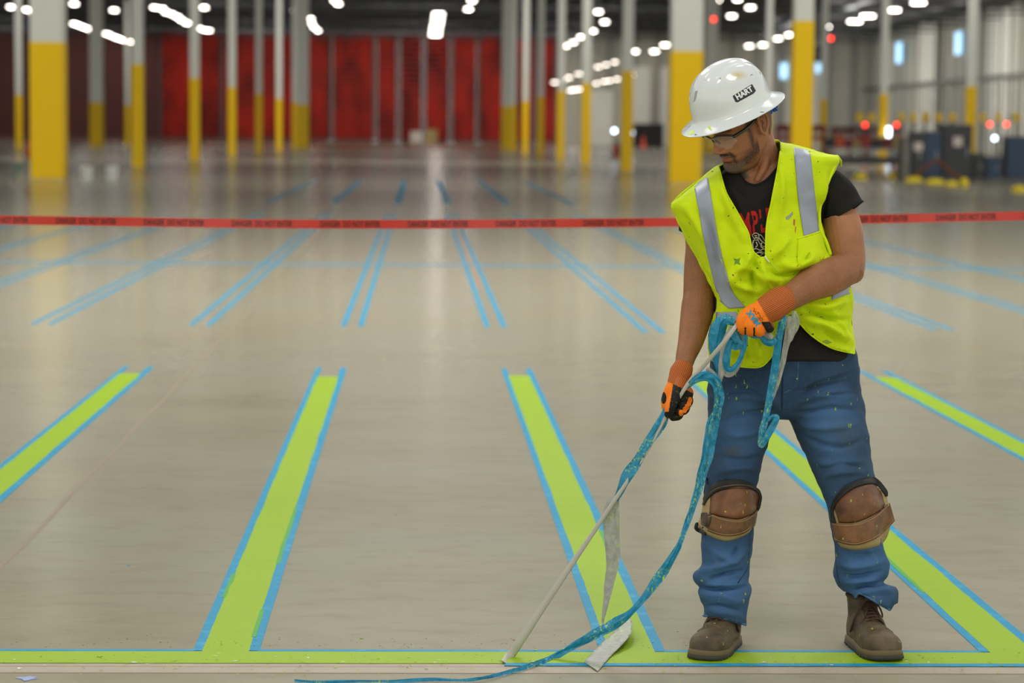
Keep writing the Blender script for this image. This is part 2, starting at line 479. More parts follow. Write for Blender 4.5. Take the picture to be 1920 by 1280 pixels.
rows = {
 'left': (-11.85 * K, [76, 100, 125, 150, 175, 200, 225, 240], 'row left of the open aisle'),
 'right': (9.0 * K, [56.5, 78, 102, 127, 150, 175, 200, 225, 240], 'row right of the open aisle'),
 'farleft': (-32.6 * K, [193.6, 240, 265], 'row at the far left'),
 'farright': (29.7 * K, [126, 150, 172.5, 200, 240], 'row toward the right wall'),
}
ordn = ['nearest', 'next behind the nearest', 'third back', 'fourth back', 'fifth back', 'sixth back', 'seventh back', 'eighth back', 'rearmost']
for rn, (x, ys, desc) in rows.items():
    for k, y in enumerate(ys):
        big = y in (76, 78, 240)
        w = (1.0 if y < 100 else 1.25) * K if big else .45 * K
        xo = {56.5: .18, 78: -.17}.get(y, 0) if rn == 'right' else 0
        kk = ordn[k] if k < len(ys) - 1 else 'rearmost'
        column(x + xo, y * K, w, '%s column, white above yellow base, %s of the %s' % ('broad' if big else 'slim', kk, desc), 'columns in the ' + desc)

# ---------------------------------------------------------------- red storage racks at the far end
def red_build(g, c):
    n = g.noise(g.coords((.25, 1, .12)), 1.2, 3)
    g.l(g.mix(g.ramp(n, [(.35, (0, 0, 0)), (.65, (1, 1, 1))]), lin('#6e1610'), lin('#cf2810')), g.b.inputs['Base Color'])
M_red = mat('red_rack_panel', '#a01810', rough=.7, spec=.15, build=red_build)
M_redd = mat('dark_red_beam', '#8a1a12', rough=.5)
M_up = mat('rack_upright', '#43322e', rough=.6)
M_brn = mat('brown_rack_red', '#5f2720', rough=.6, var=.3, vscale=.5)  # darker brown-red tone of the leftmost racks
xr = [ -68, -56, -47.5, -38, -29, -20.7, -13, -6.5, -3.1, .6, 4.6, 8.6, 12.8, 17, 20.3]
for k in range(len(xr) - 1):
    a, b = xr[k], xr[k + 1]
    top = 16.0 if k < 3 else 15.9
    t = empty('storage_rack', ((a + b) / 2, EY, 0))
    tag(t, 'tall red storage rack at the far end, bay %s' % ['at the left frame edge', 'behind the big left column', 'just right of the big left column', 'behind the slim left column', 'left of the third slim column', 'behind the close group of left columns', 'right of the left columns', 'left of the central pale uprights', 'left of the bright ceiling strip', 'below the bright ceiling strip, left half', 'below the bright ceiling strip, right half', 'right of the bright ceiling strip', 'left of the right hand columns', 'behind the right hand columns'][k], 'storage rack', 'red racks along the far end')
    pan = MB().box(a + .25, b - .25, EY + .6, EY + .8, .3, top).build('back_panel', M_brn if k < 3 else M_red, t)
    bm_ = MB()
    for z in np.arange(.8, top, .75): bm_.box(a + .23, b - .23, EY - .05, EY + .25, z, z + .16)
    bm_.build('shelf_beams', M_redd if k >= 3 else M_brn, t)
    for x in (a, b):
        MB().box(x + (0 if x == a else -.22), x + (.22 if x == a else 0), EY - .25, EY + .9, 0, top + .3).build('upright', M_up, t)
    kick = MB().box(a + .3, b - .3, EY - .1, EY + .5, 0, .5).build('kick_rail', mat('kick_brown', '#6b4238', rough=.7), t)
# dark low band inside the left racks
# ---------------------------------------------------------------- high bay lights
M_lamp = mat('lamp_diffuser', '#ffffff', emit='#fff6ea', estr=15)
M_lamp_dim = mat('lamp_diffuser_dim', '#ffffff', emit='#fff2e2', estr=9)
M_house = mat('lamp_housing', '#4b4c4e', rough=.5)
LZ = 14.9
PLACED = []
def lamp(px, py, Y=None, w=1.5, d=.5, dim=False, label='', group='high bay lights'):
    w = w * (.62 if w < 1.35 else 1)
    r = ray(px, py)
    if Y is None: Y = (LZ - CAM_H) / r[2] * r[1]
    c = AT(px, py, Y)
    if Y > EY - 3: c = AT(px, py, EY - 6)
    for _ in range(30):
        s = c[1] / 280.0
        if not any(abs(c[0] - q[0]) < (w + q[3]) * s * .55 and abs(c[1] - q[1]) < 1.5 * s  for q in PLACED): break
        c = AT(px, py, c[1] - 1.0)
    PLACED.append((c[0], c[1], c[2], w))
    t = empty('high_bay_light', (c[0], c[1], c[2])); tag(t, label, 'light', group)
    s = c[1] / 280.0
    MB().box(c[0] - w * s / 2, c[0] + w * s / 2, c[1] - d * s, c[1] + d * s, c[2] + .101, c[2] + .32).build('housing', M_house, t)
    MB().box(c[0] - w * s * .46, c[0] + w * s * .46, c[1] - d * s * .9, c[1] + d * s * .9, c[2] - .02, c[2] + .10).build('diffuser', M_lamp_dim if dim else M_lamp, t)
    MB().box(c[0] - .03, c[0] + .03, c[1] - .03, c[1] + .03, c[2] + .32, max(16.59, c[2] + .4)).build('hanger', M_house, t)
    return t
seqs = [
 ('row at the top left edge', [(20, 14), (34, 15), (50, 19), (60, 24), (66, 27)], 0, .8),
 ('row right of the broad left column', [(139, 45), (147, 48), (155, 51), (163, 54), (172, 58)], 0, .9),
 ('row ending at the slim left column', [(200, 64), (208, 67), (217, 71), (226, 74), (235, 77), (247, 79)], 0, .9),
 ('long slanting row left of centre', [(290, 15), (304, 17), (312, 24), (322, 27), (332, 32), (340, 38), (350, 44)], 0, 1.1),
 ('short row behind the third left column', [(374, 54), (384, 57), (392, 58)], 0, .9),
 ('cluster by the close left columns', [(552, 21), (558, 29), (583, 36), (585, 45), (589, 52), (596, 58)], 0, .8),
 ('central strip straight ahead', [(822, 27), (821, 35), (820, 43), (818, 51), (817, 59), (816, 66)], 0, 1.35),
 ('row running down to the right hand columns', [(1122, 23), (1134, 42), (1111, 59), (1090, 70), (1075, 80), (1060, 87)], 0, 1.2),
 ('row above the broad right column', [(1407, 15), (1372, 31), (1340, 45), (1190, 97), (1227, 97), (1247, 85)], 0, 1.3),
 ('row toward the right wall', [(1722, 6), (1674, 20), (1627, 31), (1603, 41)], 0, 1.5),
 ('scattered lamps beyond the right columns', [(1551, 51), (1518, 59), (1480, 66), (1459, 73), (1405, 87), (1430, 85), (1383, 0), (1345, 1)], 0, 1.1),
 ('scattered lamps above the left racks', [(139, 8), (214, 20), (383, 15), (628, 2), (634, 8)], 0, 1.1),
 ('lamps right of the central strip', [(878, 18), (885, 2)], 0, 1.3),
 ('small far lamps among the right columns', [(1040, 155), (1056, 150), (1067, 146), (1085, 139), (1070, 170), (1076, 169), (1085, 168), (1121, 126), (1136, 122), (1153, 117)], 1, .9),
 ('faint far lamps lower among the right columns', [(1118, 157), (1133, 153), (1143, 152), (1157, 149), (1185, 141)], 1, .7),
]
for si, (desc, pts, dim, w) in enumerate(seqs):
    for k, (px, py) in enumerate(pts):
        nm = ['first', 'second', 'third', 'fourth', 'fifth', 'sixth', 'seventh', 'eighth', 'ninth', 'last'][k]
        lamp(px, py, (EY - 8) if dim else None, w, .7, dim, 'bright high bay light, %s of the %s' % (nm, desc), 'high bay lights, ' + desc)
# ---------------------------------------------------------------- background objects
def at_floor(px, py): return F(px, py)
def block(name, px0, px1, pyt, pyb, depth, m, label, cat, group=None, parts=None, Y=None):
    """box-like object standing on the floor whose near face spans those pixels"""
    a = F(px0, pyb); Y = a[1]; b = AT(px1, pyb, Y); zt = AT(px0, pyt, Y)[2]
    t = empty(name, ((a[0] + b[0]) / 2, Y, 0)); tag(t, label, cat, group)
    MB().box(a[0], b[0], Y, Y + depth, .08, zt).build('body', m, t)
    MB().box(a[0], b[0], Y - .02, Y + depth, zt, zt + .06).build('top', M_house, t)
    MB().box(a[0] + .05, b[0] - .05, Y + .05, Y + depth - .05, 0, .08).build('plinth', M_house, t)
    return t, a[0], b[0], Y, zt
M_dk = mat('charcoal_cabinet', '#2d2d30', rough=.5); M_nv = mat('navy_cabinet', '#1c3550', rough=.45)
M_bk = mat('black_crate', '#161618', rough=.6); M_gr = mat('grey_cabinet', '#6e6a63', rough=.6)
M_lbl = mat('pale_label', '#c9bcb2', rough=.6); M_yel = mat('yellow_plastic', '#e0c81e', rough=.45)
for (a, b, yt2, yb2, m, lb) in ((1690, 1706, 262, 334, M_gr, 'tall narrow grey cabinet at the left end of the dark cabinets'),
        (1708, 1732, 250, 333, M_dk, 'charcoal cabinet with a pale label beside the narrow grey one'),
        (1731, 1764, 249, 336, M_nv, 'navy blue cabinet between two charcoal cabinets'),
        (1765, 1822, 236, 337, M_dk, 'large charcoal cabinet with a pale label, in front of a yellow column'),
        (1824, 1846, 290, 338, M_dk, 'low dark cabinet right of the large charcoal cabinet'),
        (1848, 1878, 296, 338, M_nv, 'low navy cabinet near the right edge'),
        (1886, 1935, 258, 340, M_nv, 'navy blue cabinet at the right frame edge')):
    t, xa, xb, Y, zt = block('cabinet', a + .6, b - .6, yt2, 336, .8, m, lb, 'cabinet', 'dark cabinets standing at the right')
    d = MB().box(xa + .06, xb - .06, Y - .03, Y, .2, zt - .1).build('door', m, t)
    MB().box(xb - .2, xb - .15, Y - .08, Y - .03, zt * .45, zt * .6).build('handle', M_steel, d)
    if 'pale label' in lb:
        MB().box((xa + xb) / 2 - .16, (xa + xb) / 2 + .16, Y - .05, Y - .03, zt * .62, zt * .80).build('paper_label', M_lbl, d)
t, xa, xb, Y, zt = block('crate', 1190, 1244, 232, 275, 2.5, M_bk, 'big black crate beside the broad right column', 'crate')
c = F(1206, 278)
o = MB().box(c[0] - .35, c[0] + .35, c[1] - .35, c[1] + .35, 0, .06).cyl(c[0], c[1], .06, 1.4, .3, .05, 14)
o = o.build('traffic_cone', mat('cone_orange', '#d8482a', rough=.5)); tag(o, 'small orange traffic cone in front of the black crate', 'cone')
# yellow floor bases and bags by the cabinets
for k, (px, py, w, h, lb) in enumerate(((1617, 336, 26, 12, 'yellow plastic base furthest left, under the work table'), (1677, 335, 20, 12, 'yellow plastic base left of the cabinets'), (1716, 341, 36, 10, 'low yellow bag in front of the narrow cabinets'),
        (1757, 345, 36, 10, 'low yellow bag in front of the navy cabinet'), (1789, 349, 22, 10, 'pale yellow bag in front of the large charcoal cabinet'), (1812, 349, 16, 15, 'small upright yellow bag at the corner of the charcoal cabinet'), (1917, 360, 26, 12, 'yellow base at the right frame edge'))):
    c = F(px, py); s = c[1] / FPX
    R = []
    for (zz, k2) in ((0, 1), (.35, 1.02), (.7, .8), (1, .45)):
        R.append([(c[0] + w * s / 2 * k2 * math.cos(t) * (1 + .1 * math.sin(3 * t + k)), c[1] + .35 + .35 * k2 * math.sin(t), zz * h * s) for t in np.linspace(0, 2 * math.pi, 15)[:-1]])
    o = MB().rings(R).build('yellow_bag' if 'bag' in lb else 'yellow_floor_block', M_yel, None, True); tag(o, lb.replace('yellow base', 'yellow block').replace('plastic base', 'plastic block'), 'bag' if 'bag' in lb else 'block', 'yellow items on the floor by the cabinets')
# small brown trestle leaning by the navy cabinet
c = F(1752, 338)
o = MB().tube([(c[0] - .9, c[1] - .2, .06), (c[0], c[1] - .2, .72)], .07, 6).tube([(c[0] + .9, c[1] - .2, .06), (c[0], c[1] - .2, .72)], .07, 6).build('trestle', mat('brown_wood', '#6a4020', rough=.7)); tag(o, 'small brown A-shaped trestle in front of the navy cabinet', 'trestle')
# work tables with clutter
def table(px0, px1, pyt, pyb, lb):
    a = F(px0, pyb); Y = a[1]; b = AT(px1, pyb, Y); zt = AT(px0, pyt, Y)[2]
    t = empty('work_table', ((a[0] + b[0]) / 2, Y, 0)); tag(t, lb, 'table')
    MB().box(a[0], b[0], Y, Y + 1.5, zt - .1, zt).build('table_top', mat('grey_table_top', '#77777a', rough=.5), t)
    MB().box(a[0] + .1, b[0] - .1, Y + .1, Y + 1.4, zt - .7, zt - .4).build('shelf', M_dk, t)
    for x in (a[0] + .1, b[0] - .2):
        for y in (Y + .05, Y + 1.35): MB().box(x, x + .1, y, y + .1, 0, zt - .1).build('leg', M_dk, t)
    return a[0], b[0], Y, zt
xa, xb, Y, zt = table(1545, 1690, 276, 322, 'long grey work table cluttered with boxes behind the worker\'s shoulder')
rs = random.Random(11)
M_bx = [mat('red_box', '#8e2a22', rough=.6), mat('tan_box', '#a08a58', rough=.8), mat('dark_red_box', '#6b1e22', rough=.6), mat('orange_box', '#b84a26', rough=.6), mat('white_box', '#c9c3bb', rough=.7), mat('black_box', '#252528', rough=.6)]
x = xa + .1; k = 0
pos = ['leftmost', 'second', 'third', 'fourth', 'fifth', 'sixth', 'seventh', 'eighth', 'ninth', 'tenth', 'eleventh', 'twelfth', 'thirteenth', 'fourteenth']
cn = ['red', 'tan', 'dark red', 'orange', 'white', 'black']
while x < xb - .3 and k < 14:
    w = rs.uniform(.25, .55); h = rs.uniform(.35, 1.0) * zt * .55; mi = rs.choice([0, 1, 2, 3, 0, 1, 4, 5])
    t = empty('storage_box', (x + w / 2, Y + .5, zt)); tag(t, '%s box on the long work table, %s along from the left' % (cn[mi], pos[k]), 'box', 'boxes on the work table')
    MB().box(x, x + w, Y + .3, Y + .8, zt, zt + h).build('body', M_bx[mi], t)
    MB().box(x - .02, x + w + .02, Y + .28, Y + .82, zt + h, zt + h + .05).build('lid', M_bx[(mi + 2) % 6], t)
    x += w + .04; k += 1
# conveyor / guard rail clutter far right: red rails, yellow hooks
for (a, b, yt2, yb2, m, lb, nm, cat) in ((1455, 1545, 236, 300, mat('red_rail_paint', '#7d2426', rough=.6), 'red guard rail section left of the work table', 'guard_rail', 'guard rail'), (1560, 1690, 240, 262, mat('red_rail_paint', '#7d2426'), 'long red guard rail behind the work table', 'guard_rail', 'guard rail')):
    p = F(a, yb2 if yb2 > 270 else 296); Y = p[1]; q = AT(b, yb2, Y); zt = AT(a, yt2, Y)[2]; zb = AT(a, min(yb2, 262), Y)[2]
    t = empty(nm, ((p[0] + q[0]) / 2, Y, 0)); tag(t, lb, cat, 'red guard rails')
    for x in np.linspace(p[0], q[0], 5): MB().box(x - .1, x + .1, Y, Y + .2, 0, zt).build('post', m, t)
    for z in (zb, (zb + zt) / 2 + .1, zt - .2): MB().box(p[0], q[0], Y - .1, Y, z, z + .3).build('rail', m, t)
for k, px in enumerate((1612, 1634, 1690, 1713, 1735, 1760, 1786, 1843, 1872, 1905)):
    Yb = 150; c = AT(px, 222, Yb); cc = AT(px, 212, Yb)
    t = empty('marker_post', (c[0], Yb, 0)); tag(t, 'yellow-topped marker post behind the cabinets, %s from the left' % (pos[k] if k else 'first'), 'post', 'yellow-topped marker posts')
    MB().box(c[0] - .08, c[0] + .08, Yb - .08, Yb + .08, 0, c[2]).build('pole', M_gr, t)
    MB().box(c[0] - .2, c[0] + .2, Yb - .1, Yb + .1, c[2] - .2, cc[2]).build('cap', M_coly, t)
M_rl = mat('red_signal_lamp', '#ff3a20', emit='#ff3218', estr=6); M_bl = mat('white_signal_lamp', '#e6f2ff', emit='#d6e8ff', estr=10)
for (px, py, m, lb) in ((1681, 234, M_rl, 'red signal lamp left of the cabinets'), (1622, 234, M_rl, 'dim red signal lamp above the work table'), (1856, 233, M_rl, 'red signal lamp right of the charcoal cabinet'), (1887, 233, M_rl, 'red signal lamp nearest the right edge'),
        (1666, 250, M_bl, 'tall white lamp beside the yellow post'), (1687, 257, M_bl, 'round white lamp left of the cabinets'), (1865, 259, M_bl, 'round white lamp right of the cabinets'), (1152, 245, M_bl, 'small white lamp left of the slim yellow column'), (1184, 249, M_bl, 'small bluish lamp left of the black crate'), (1558, 72, M_rl, 'red exit lamp high behind the broad yellow column'), (1338, 36, M_rl, 'small red exit lamp up by the ceiling lights')):
    Yl = 140; c = AT(px, py, Yl); hh = .35 if 'tall' in lb else .1
    t = empty('signal_lamp', (c[0], Yl, c[2])); tag(t, lb, 'lamp', 'small signal lamps')
    MB().cyl(c[0], Yl, c[2] - hh, c[2] + hh, .09, None, 12).build('lens', m, t)
    MB().cyl(c[0], Yl, c[2] + hh, c[2] + hh + .1, .13, None, 12).build('cap', M_house, t)
    MB().box(c[0] - .03, c[0] + .03, Yl + .1, Yl + .16, 0 if c[2] < 6 else c[2], c[2] if c[2] < 6 else 16.6).build('stem', M_house, t)
# wall speaker box on the broad yellow column behind the worker
xx = 9.0 * K + .18 + .45 * K / 2; Yc = 56.5 * K
c = AT(1524, 100, Yc)
t = empty('control_box', (c[0], Yc, c[2])); tag(t, 'black box mounted on the side of the yellow column behind the hard hat', 'box')
MB().box(xx + .02, xx + .20, Yc - .15, Yc + .15, AT(1524, 115, Yc)[2], AT(1524, 86, Yc)[2]).build('body', M_bk, t)
MB().box(xx + .02, xx + .12, Yc - .18, Yc - .15, AT(1524, 110, Yc)[2], AT(1524, 90, Yc)[2]).build('door', M_dk, t)
# fire extinguishers
def extinguisher(px, py, Yc, side, lb):
    c = AT(px, py, Yc); t = empty('fire_extinguisher', (c[0], Yc, c[2])); tag(t, lb, 'fire extinguisher', 'fire extinguishers on columns')
    MB().cyl(c[0], Yc, c[2] - .3, c[2] + .2, .11, None, 14).cyl(c[0], Yc, c[2] + .2, c[2] + .28, .11, .04, 14).build('cylinder', mat('extinguisher_red', '#a3211a', rough=.35), t, True)
    MB().box(c[0] - .05, c[0] + .08, Yc - .03, Yc + .03, c[2] + .28, c[2] + .36).build('valve', M_bk, t)
    MB().tube([(c[0] + .05, Yc - .05, c[2] + .3), (c[0] + .14, Yc - .08, c[2] + .1), (c[0] + .13, Yc - .08, c[2] - .15)], .02, 6).build('hose', M_bk, t)
extinguisher(56, 280, 76 * K, -1, 'red fire extinguisher on the left side of the broad left column')
extinguisher(1155, 283, 102 * K, -1, 'small red fire extinguisher left of a slim right hand column')
# buckets
for (px, py, lb) in ((161, 337, 'left of the two white paint buckets by the broad left column'), (208, 337, 'right hand one of the white paint buckets')):
    c = F(px, py); s = c[1] / FPX; r = 12.0 * s
    t = empty('paint_bucket', (c[0], c[1] + r, 0)); tag(t, lb, 'bucket', 'white buckets by the broad left column')
    MB().cyl(c[0], c[1] + r, 0, 22 * s, r * .85, r, 20).build('pail', mat('white_plastic', '#c9cac6', rough=.4), t, False)
    MB().cyl(c[0], c[1] + r, 22 * s, 25 * s, r * 1.06, None, 20).build('rim', mat('white_plastic', '#c9cac6'), t)
    MB().tube([(c[0] - r, c[1] + r, 20 * s), (c[0] - r * .7, c[1] + r * .2, 12 * s), (c[0], c[1] - r * .1, 9 * s), (c[0] + r * .7, c[1] + r * .2, 12 * s), (c[0] + r, c[1] + r, 20 * s)], .01, 6).build('handle', M_steel, t)
c = F(35, 333); s = c[1] / FPX
t = empty('laser_tripod', (c[0], c[1], 0)); tag(t, 'small green tripod standing left of the broad left column', 'tripod')
for a in (0.3, 2.4, 4.5): MB().tube([(c[0] + 14 * s * math.cos(a), c[1] + 14 * s * math.sin(a), .02), (c[0], c[1], 18 * s)], .025, 6).build('leg', mat('green_paint', '#2f6a55', rough=.5), t)
MB().box(c[0] - .12, c[0] + .12, c[1] - .12, c[1] + .12, 17 * s, 25 * s).build('head', mat('green_paint', '#2f6a55'), t)
# debris at the foot of the racks
c = AT(785, 250, EY - 3)
for (px, w, h, m, lb) in ((781, 1.7, 1.1, M_lbl, 'pale wrapped pallet at the foot of the central red rack'), (809, 1.7, 1.4, M_bx[1], 'tan pallet load right of the pale wrapped pallet')):
    c = AT(px, 255, EY - 4)
    t = empty('pallet_load', (c[0], EY - 4, 0)); tag(t, lb, 'pallet', 'pallets at the foot of the racks')
    MB().box(c[0] - w / 2, c[0] + w / 2, EY - 4, EY - 2.6, .15, h + .6).build('load', m, t)
    MB().box(c[0] - w / 2, c[0] + w / 2, EY - 4, EY - 2.6, 0, .15).build('pallet', M_bx[1], t)

# ---------------------------------------------------------------- red barrier tape
def dtape_build(g, c):
    n = g.noise(g.coords((1, 1, 4)), 3, 3)
    g.l(g.mix(n, lin('#b92a1c'), lin('#c93422')), g.b.inputs['Base Color'])
M_dt = mat('red_barrier_film', '#df3724', rough=.35, build=dtape_build, Transmission_Weight=0.0)
TY = 10.4
tp = [(-190, 409), (-40, 411.5), (200, 415), (420, 418.5), (640, 420.2), (840, 420), (1040, 418.5), (1260, 416.5), (1500, 413), (1620, 411), (1760, 408), (1960, 403.5), (2110, 398)]
tp = smooth_path(tp, 8)
hh = 8.4 * TY / FPX
vs = []; fs = []
for i, (px, py) in enumerate(tp):
    c = AT(px, py, TY + .04 * math.sin(i * .21)); tw = .18 * math.sin(i * .33)
    for s in (-1, 1):
        vs.append((c[0], c[1] + s * hh * math.sin(tw) * .5 - .0004, c[2] + s * hh * math.cos(tw)))
for i in range(len(tp) - 1): fs.append((i * 2, i * 2 + 2, i * 2 + 3, i * 2 + 1))
bt = empty('barrier_tape', AT(640, 420, TY)); tag(bt, 'red barrier tape with black lettering stretched across the hall behind the worker', 'tape')
rb = link('ribbon', mesh('ribbon', vs, fs), M_dt, bt)
md = rb.modifiers.new('s', 'SOLIDIFY'); md.thickness = .0008
TAPE_BVH = None
def text_mesh(s, size=1.0, extr=0.0, shear=0.0, bold=0.0):
    cu = bpy.data.curves.new('t', 'FONT'); cu.body = s; cu.size = size; cu.shear = shear; cu.offset = bold
    cu.align_x = 'CENTER'; cu.align_y = 'CENTER'; cu.resolution_u = 3
    o = bpy.data.objects.new('t', cu); COL.objects.link(o)
    dg = bpy.context.evaluated_depsgraph_get()
    me = bpy.data.meshes.new_from_object(o.evaluated_get(dg))
    bpy.data.objects.remove(o)
    v = np.array([x.co[:] for x in me.vertices]); f = [tuple(p.vertices) for p in me.polygons]
    c = (v.max(0) + v.min(0)) / 2; v = v - c
    return v, f
dv, df = text_mesh('DANGER  DO NOT ENTER', 1, bold=.015)
wx = dv[:, 0].max() - dv[:, 0].min(); wy = dv[:, 1].max() - dv[:, 1].min()
LET = []; px = -60.0
while px < 1960:
    if not (1290 < px + 57 < 1560):
        vv = []
        for (x, y, z) in dv:
            qx = px + (x / wx + .5) * 113; qy = np.interp(qx, tp[:, 0], tp[:, 1]) - y / wy * 11
            q = AT(qx, qy, TY - .05); vv.append(tuple(q))
        LET.append(vv)
    px += 165
# lay the lettering just in front of the film
def hug(o, target, off, dirv=None):
    """move each vertex along its camera ray so it sits just off the target's surface"""
    dg = bpy.context.evaluated_depsgraph_get()
    b = target if isinstance(target, BVHTree) else BVHTree.FromObject(target, dg)
    for v in o.data.vertices:
        p = Vector(v.co); d = (p - Vector(CAMP)).normalized()
        h = b.ray_cast(Vector(CAMP), d, 40)
        if h[0] is not None: v.co = h[0] - d * off
_tb = BVHTree.FromPolygons([Vector(v) for v in vs], fs)
for vv in LET:
    o = MB().add(vv, df).build('lettering', mat('tape_black_ink', '#22100a', rough=.5), bt); o['label'] = 'black printed words'
    hug(o, _tb, .0015)
for sx in (-4.2, 5.2):
    px_, py_ = (-190, 409) if sx < 0 else (2110, 398)
    c = AT(px_, py_, TY)
    t = empty('barrier_post', (c[0], c[1], 0)); tag(t, 'grey post holding the %s end of the red barrier tape' % ('left' if sx < 0 else 'right'), 'post', 'barrier posts')
    MB().cyl(c[0], c[1], .03, c[2] + .1, .025).build('pole', M_steel, t); MB().cyl(c[0], c[1], 0, .03, .18, None, 24).build('base', M_bk, t)
# ================================================================ THE WORKER
def ev_mesh(o):
    dg = bpy.context.evaluated_depsgraph_get(); dg.update()
    return bpy.data.meshes.new_from_object(o.evaluated_get(dg))
def union(parts, voxel, sm=6, fac=.5):
    """grow one continuous skin round several closed shapes"""
    vs = []; fs = []
    for v, f in parts:
        k = len(vs); vs += [tuple(p) for p in v]; fs += [tuple(i + k for i in q) for q in f]
    me = mesh('u', vs, fs)
    o = bpy.data.objects.new('u', me); COL.objects.link(o)
    m = o.modifiers.new('r', 'REMESH'); m.mode = 'VOXEL'; m.voxel_size = voxel; m.adaptivity = 0
    if sm:
        s = o.modifiers.new('s', 'SMOOTH'); s.iterations = sm; s.factor = fac
    r = ev_mesh(o); bpy.data.objects.remove(o)
    return r
def get_co(me):
    a = np.empty(len(me.vertices) * 3); me.vertices.foreach_get('co', a); return a.reshape(-1, 3)
def get_no(me):
    a = np.empty(len(me.vertices) * 3); me.vertices.foreach_get('normal', a); return a.reshape(-1, 3)
def set_co(me, v):
    me.vertices.foreach_set('co', np.asarray(v, float).ravel()); me.update()
def seg_dist(P, pts):
    """distance of each 2-D point to a polyline"""
    pts = np.array(pts, float)[:, :2]; d = np.full(len(P), 1e9)
    for a, b in zip(pts[:-1], pts[1:]):
        ab = b - a; t = np.clip(((P - a) @ ab) / max(ab @ ab, 1e-9), 0, 1)
        d = np.minimum(d, np.linalg.norm(P - (a + t[:, None] * ab), axis=1))
    return d
def inside(P, poly):
    poly = np.array(poly, float); r = np.zeros(len(P), bool); j = len(poly) - 1
    for i in range(len(poly)):
        a, b = poly[i], poly[j]
        c = ((a[1] > P[:, 1]) != (b[1] > P[:, 1])) & (P[:, 0] < (b[0] - a[0]) * (P[:, 1] - a[1]) / (b[1] - a[1] + 1e-12) + a[0])
        r ^= c; j = i
    return r
def facing(me):
    co = get_co(me); no = get_no(me); d = CAMP - co
    return (no * (d / np.linalg.norm(d, axis=1)[:, None])).sum(1)
def wrinkle(me, folds, wob=0.0, wscale=9, seed=0, stretch=(1, 1, 1), FOLD=2.5):
    """push cloth in and out along hand-placed fold lines (px), width px, height mm"""
    co = get_co(me); no = get_no(me); P = proj(co); fr = np.clip(facing(me) * 2 + .3, 0, 1)
    disp = np.zeros(len(co))
    for pts, w, amp in folds:
        pts = smooth_path(pts, 5) if len(pts) > 2 else np.array(pts, float)
        L = np.linalg.norm(np.diff(pts, axis=0), axis=1).sum()
        d = seg_dist(P, pts)
        e = np.minimum(np.linalg.norm(P - pts[0], axis=1), np.linalg.norm(P - pts[-1], axis=1)) / (.35 * L)
        disp += FOLD * amp / 1000 * (np.exp(-(d / (w * .8)) ** 2) if amp < 0 else np.exp(-(d / w) ** 2)) * np.clip(e, 0, 1) * fr
    if wob:
        n = np.array([noise.noise(Vector((c[0] * wscale * stretch[0] + seed, c[1] * wscale * stretch[1], c[2] * wscale * stretch[2]))) for c in co])
        n2 = np.array([noise.noise(Vector((c[0] * wscale * 2.7 + seed, c[1] * wscale * 2.7, c[2] * wscale * 2.7 * stretch[2]))) for c in co])
        disp += wob / 1000 * (n + .45 * n2)
    set_co(me, co + no * disp[:, None])

def set_attr(me, name, val):
    a = me.attributes.new(name, 'FLOAT', 'POINT'); a.data.foreach_set('value', np.asarray(val, float))
def sgnpow(v, e): return math.copysign(abs(v) ** e, v)
def rowloft(rows, n=72, p=2.3, per=4, sx=0.0, sb=0.0):
    """closed shape from image rows: (py, x_left, x_right, depth centre, depth half)"""
    rows = smooth_path(rows, per); R = []
    for r in rows:
        y, xl, xr, yc, b = r[:5]; xl += sx; xr -= sx; b = b - sb
        ring = []
        for k in range(n):
            t = 2 * math.pi * k / n; c, s = math.cos(t), math.sin(t)
            ring.append(W((xl + xr) / 2 + (xr - xl) / 2 * sgnpow(c, 2 / p), y, yc + b * sgnpow(s, 2 / p)))
        R.append(ring)
    return ring_geo(R)
def tubepx(pts, n=20, per=4, flat=1.0):
    P = smooth_path(pts, per)
    return tube_geo([W(a, b, c) for a, b, c, _ in P], [r * MPP for r in P[:, 3]], n, flat)
def bvh(o):
    me = o if isinstance(o, bpy.types.Mesh) else o.data
    return BVHTree.FromPolygons([v.co for v in me.vertices], [p.vertices for p in me.polygons])
def drape_pt(px, py, b, off, dy=None):
    d = Vector(ray(px, py)).normalized()
    if isinstance(b, (list, tuple)):
        hs = [h for h in (k.ray_cast(Vector(CAMP), d, 40) for k in b) if h[0] is not None]
        h = min(hs, key=lambda h: h[3]) if hs else (None,)
    else: h = b.ray_cast(Vector(CAMP), d, 40) if b else (None,)
    if h[0] is not None: return h[0] - d * off
    return None
def trace(pts, b, off, per=6, back=0.0):
    """polyline laid on a surface as seen from the front; gaps bridged"""
    P = smooth_path(pts, per); out = [drape_pt(x, y, b, off) for x, y in P]
    Y = [(q[1] if q is not None else None) for q in out]; good = [i for i, q in enumerate(Y) if q is not None]
    for i in range(len(out)):
        if out[i] is None:
            y = np.interp(i, good, [Y[g] for g in good]) if good else YM
            out[i] = AT(P[i][0], P[i][1], y)
    return out
def edge_cord(name, pts, me, rad, m, parent, per=6, n=8, flat=1.0, dz=0.0):
    """binding that follows a cut edge of a garment"""
    bm = bmesh.new(); bm.from_mesh(me)
    E = np.array([v.co[:] for v in bm.verts if v.is_boundary]); bm.free()
    EP = proj(E); P = smooth_path(pts, per); Y = []
    for p in P:
        d = np.linalg.norm(EP - p, axis=1); near = np.nonzero(d < max(6, d.min() + 1))[0]
        w = 1 / (d[near] + .5); front = E[near, 1] < E[near, 1].min() + .03
        Y.append((E[near, 1] * w * front).sum() / (w * front).sum())
    Y = np.convolve(np.pad(Y, 3, mode='edge'), np.ones(7) / 7, 'valid')
    v, f = tube_geo([AT(p[0], p[1], y - dz) for p, y in zip(P, Y)], rad, n, flat); return link(name, mesh(name, v, f), m, parent, True)
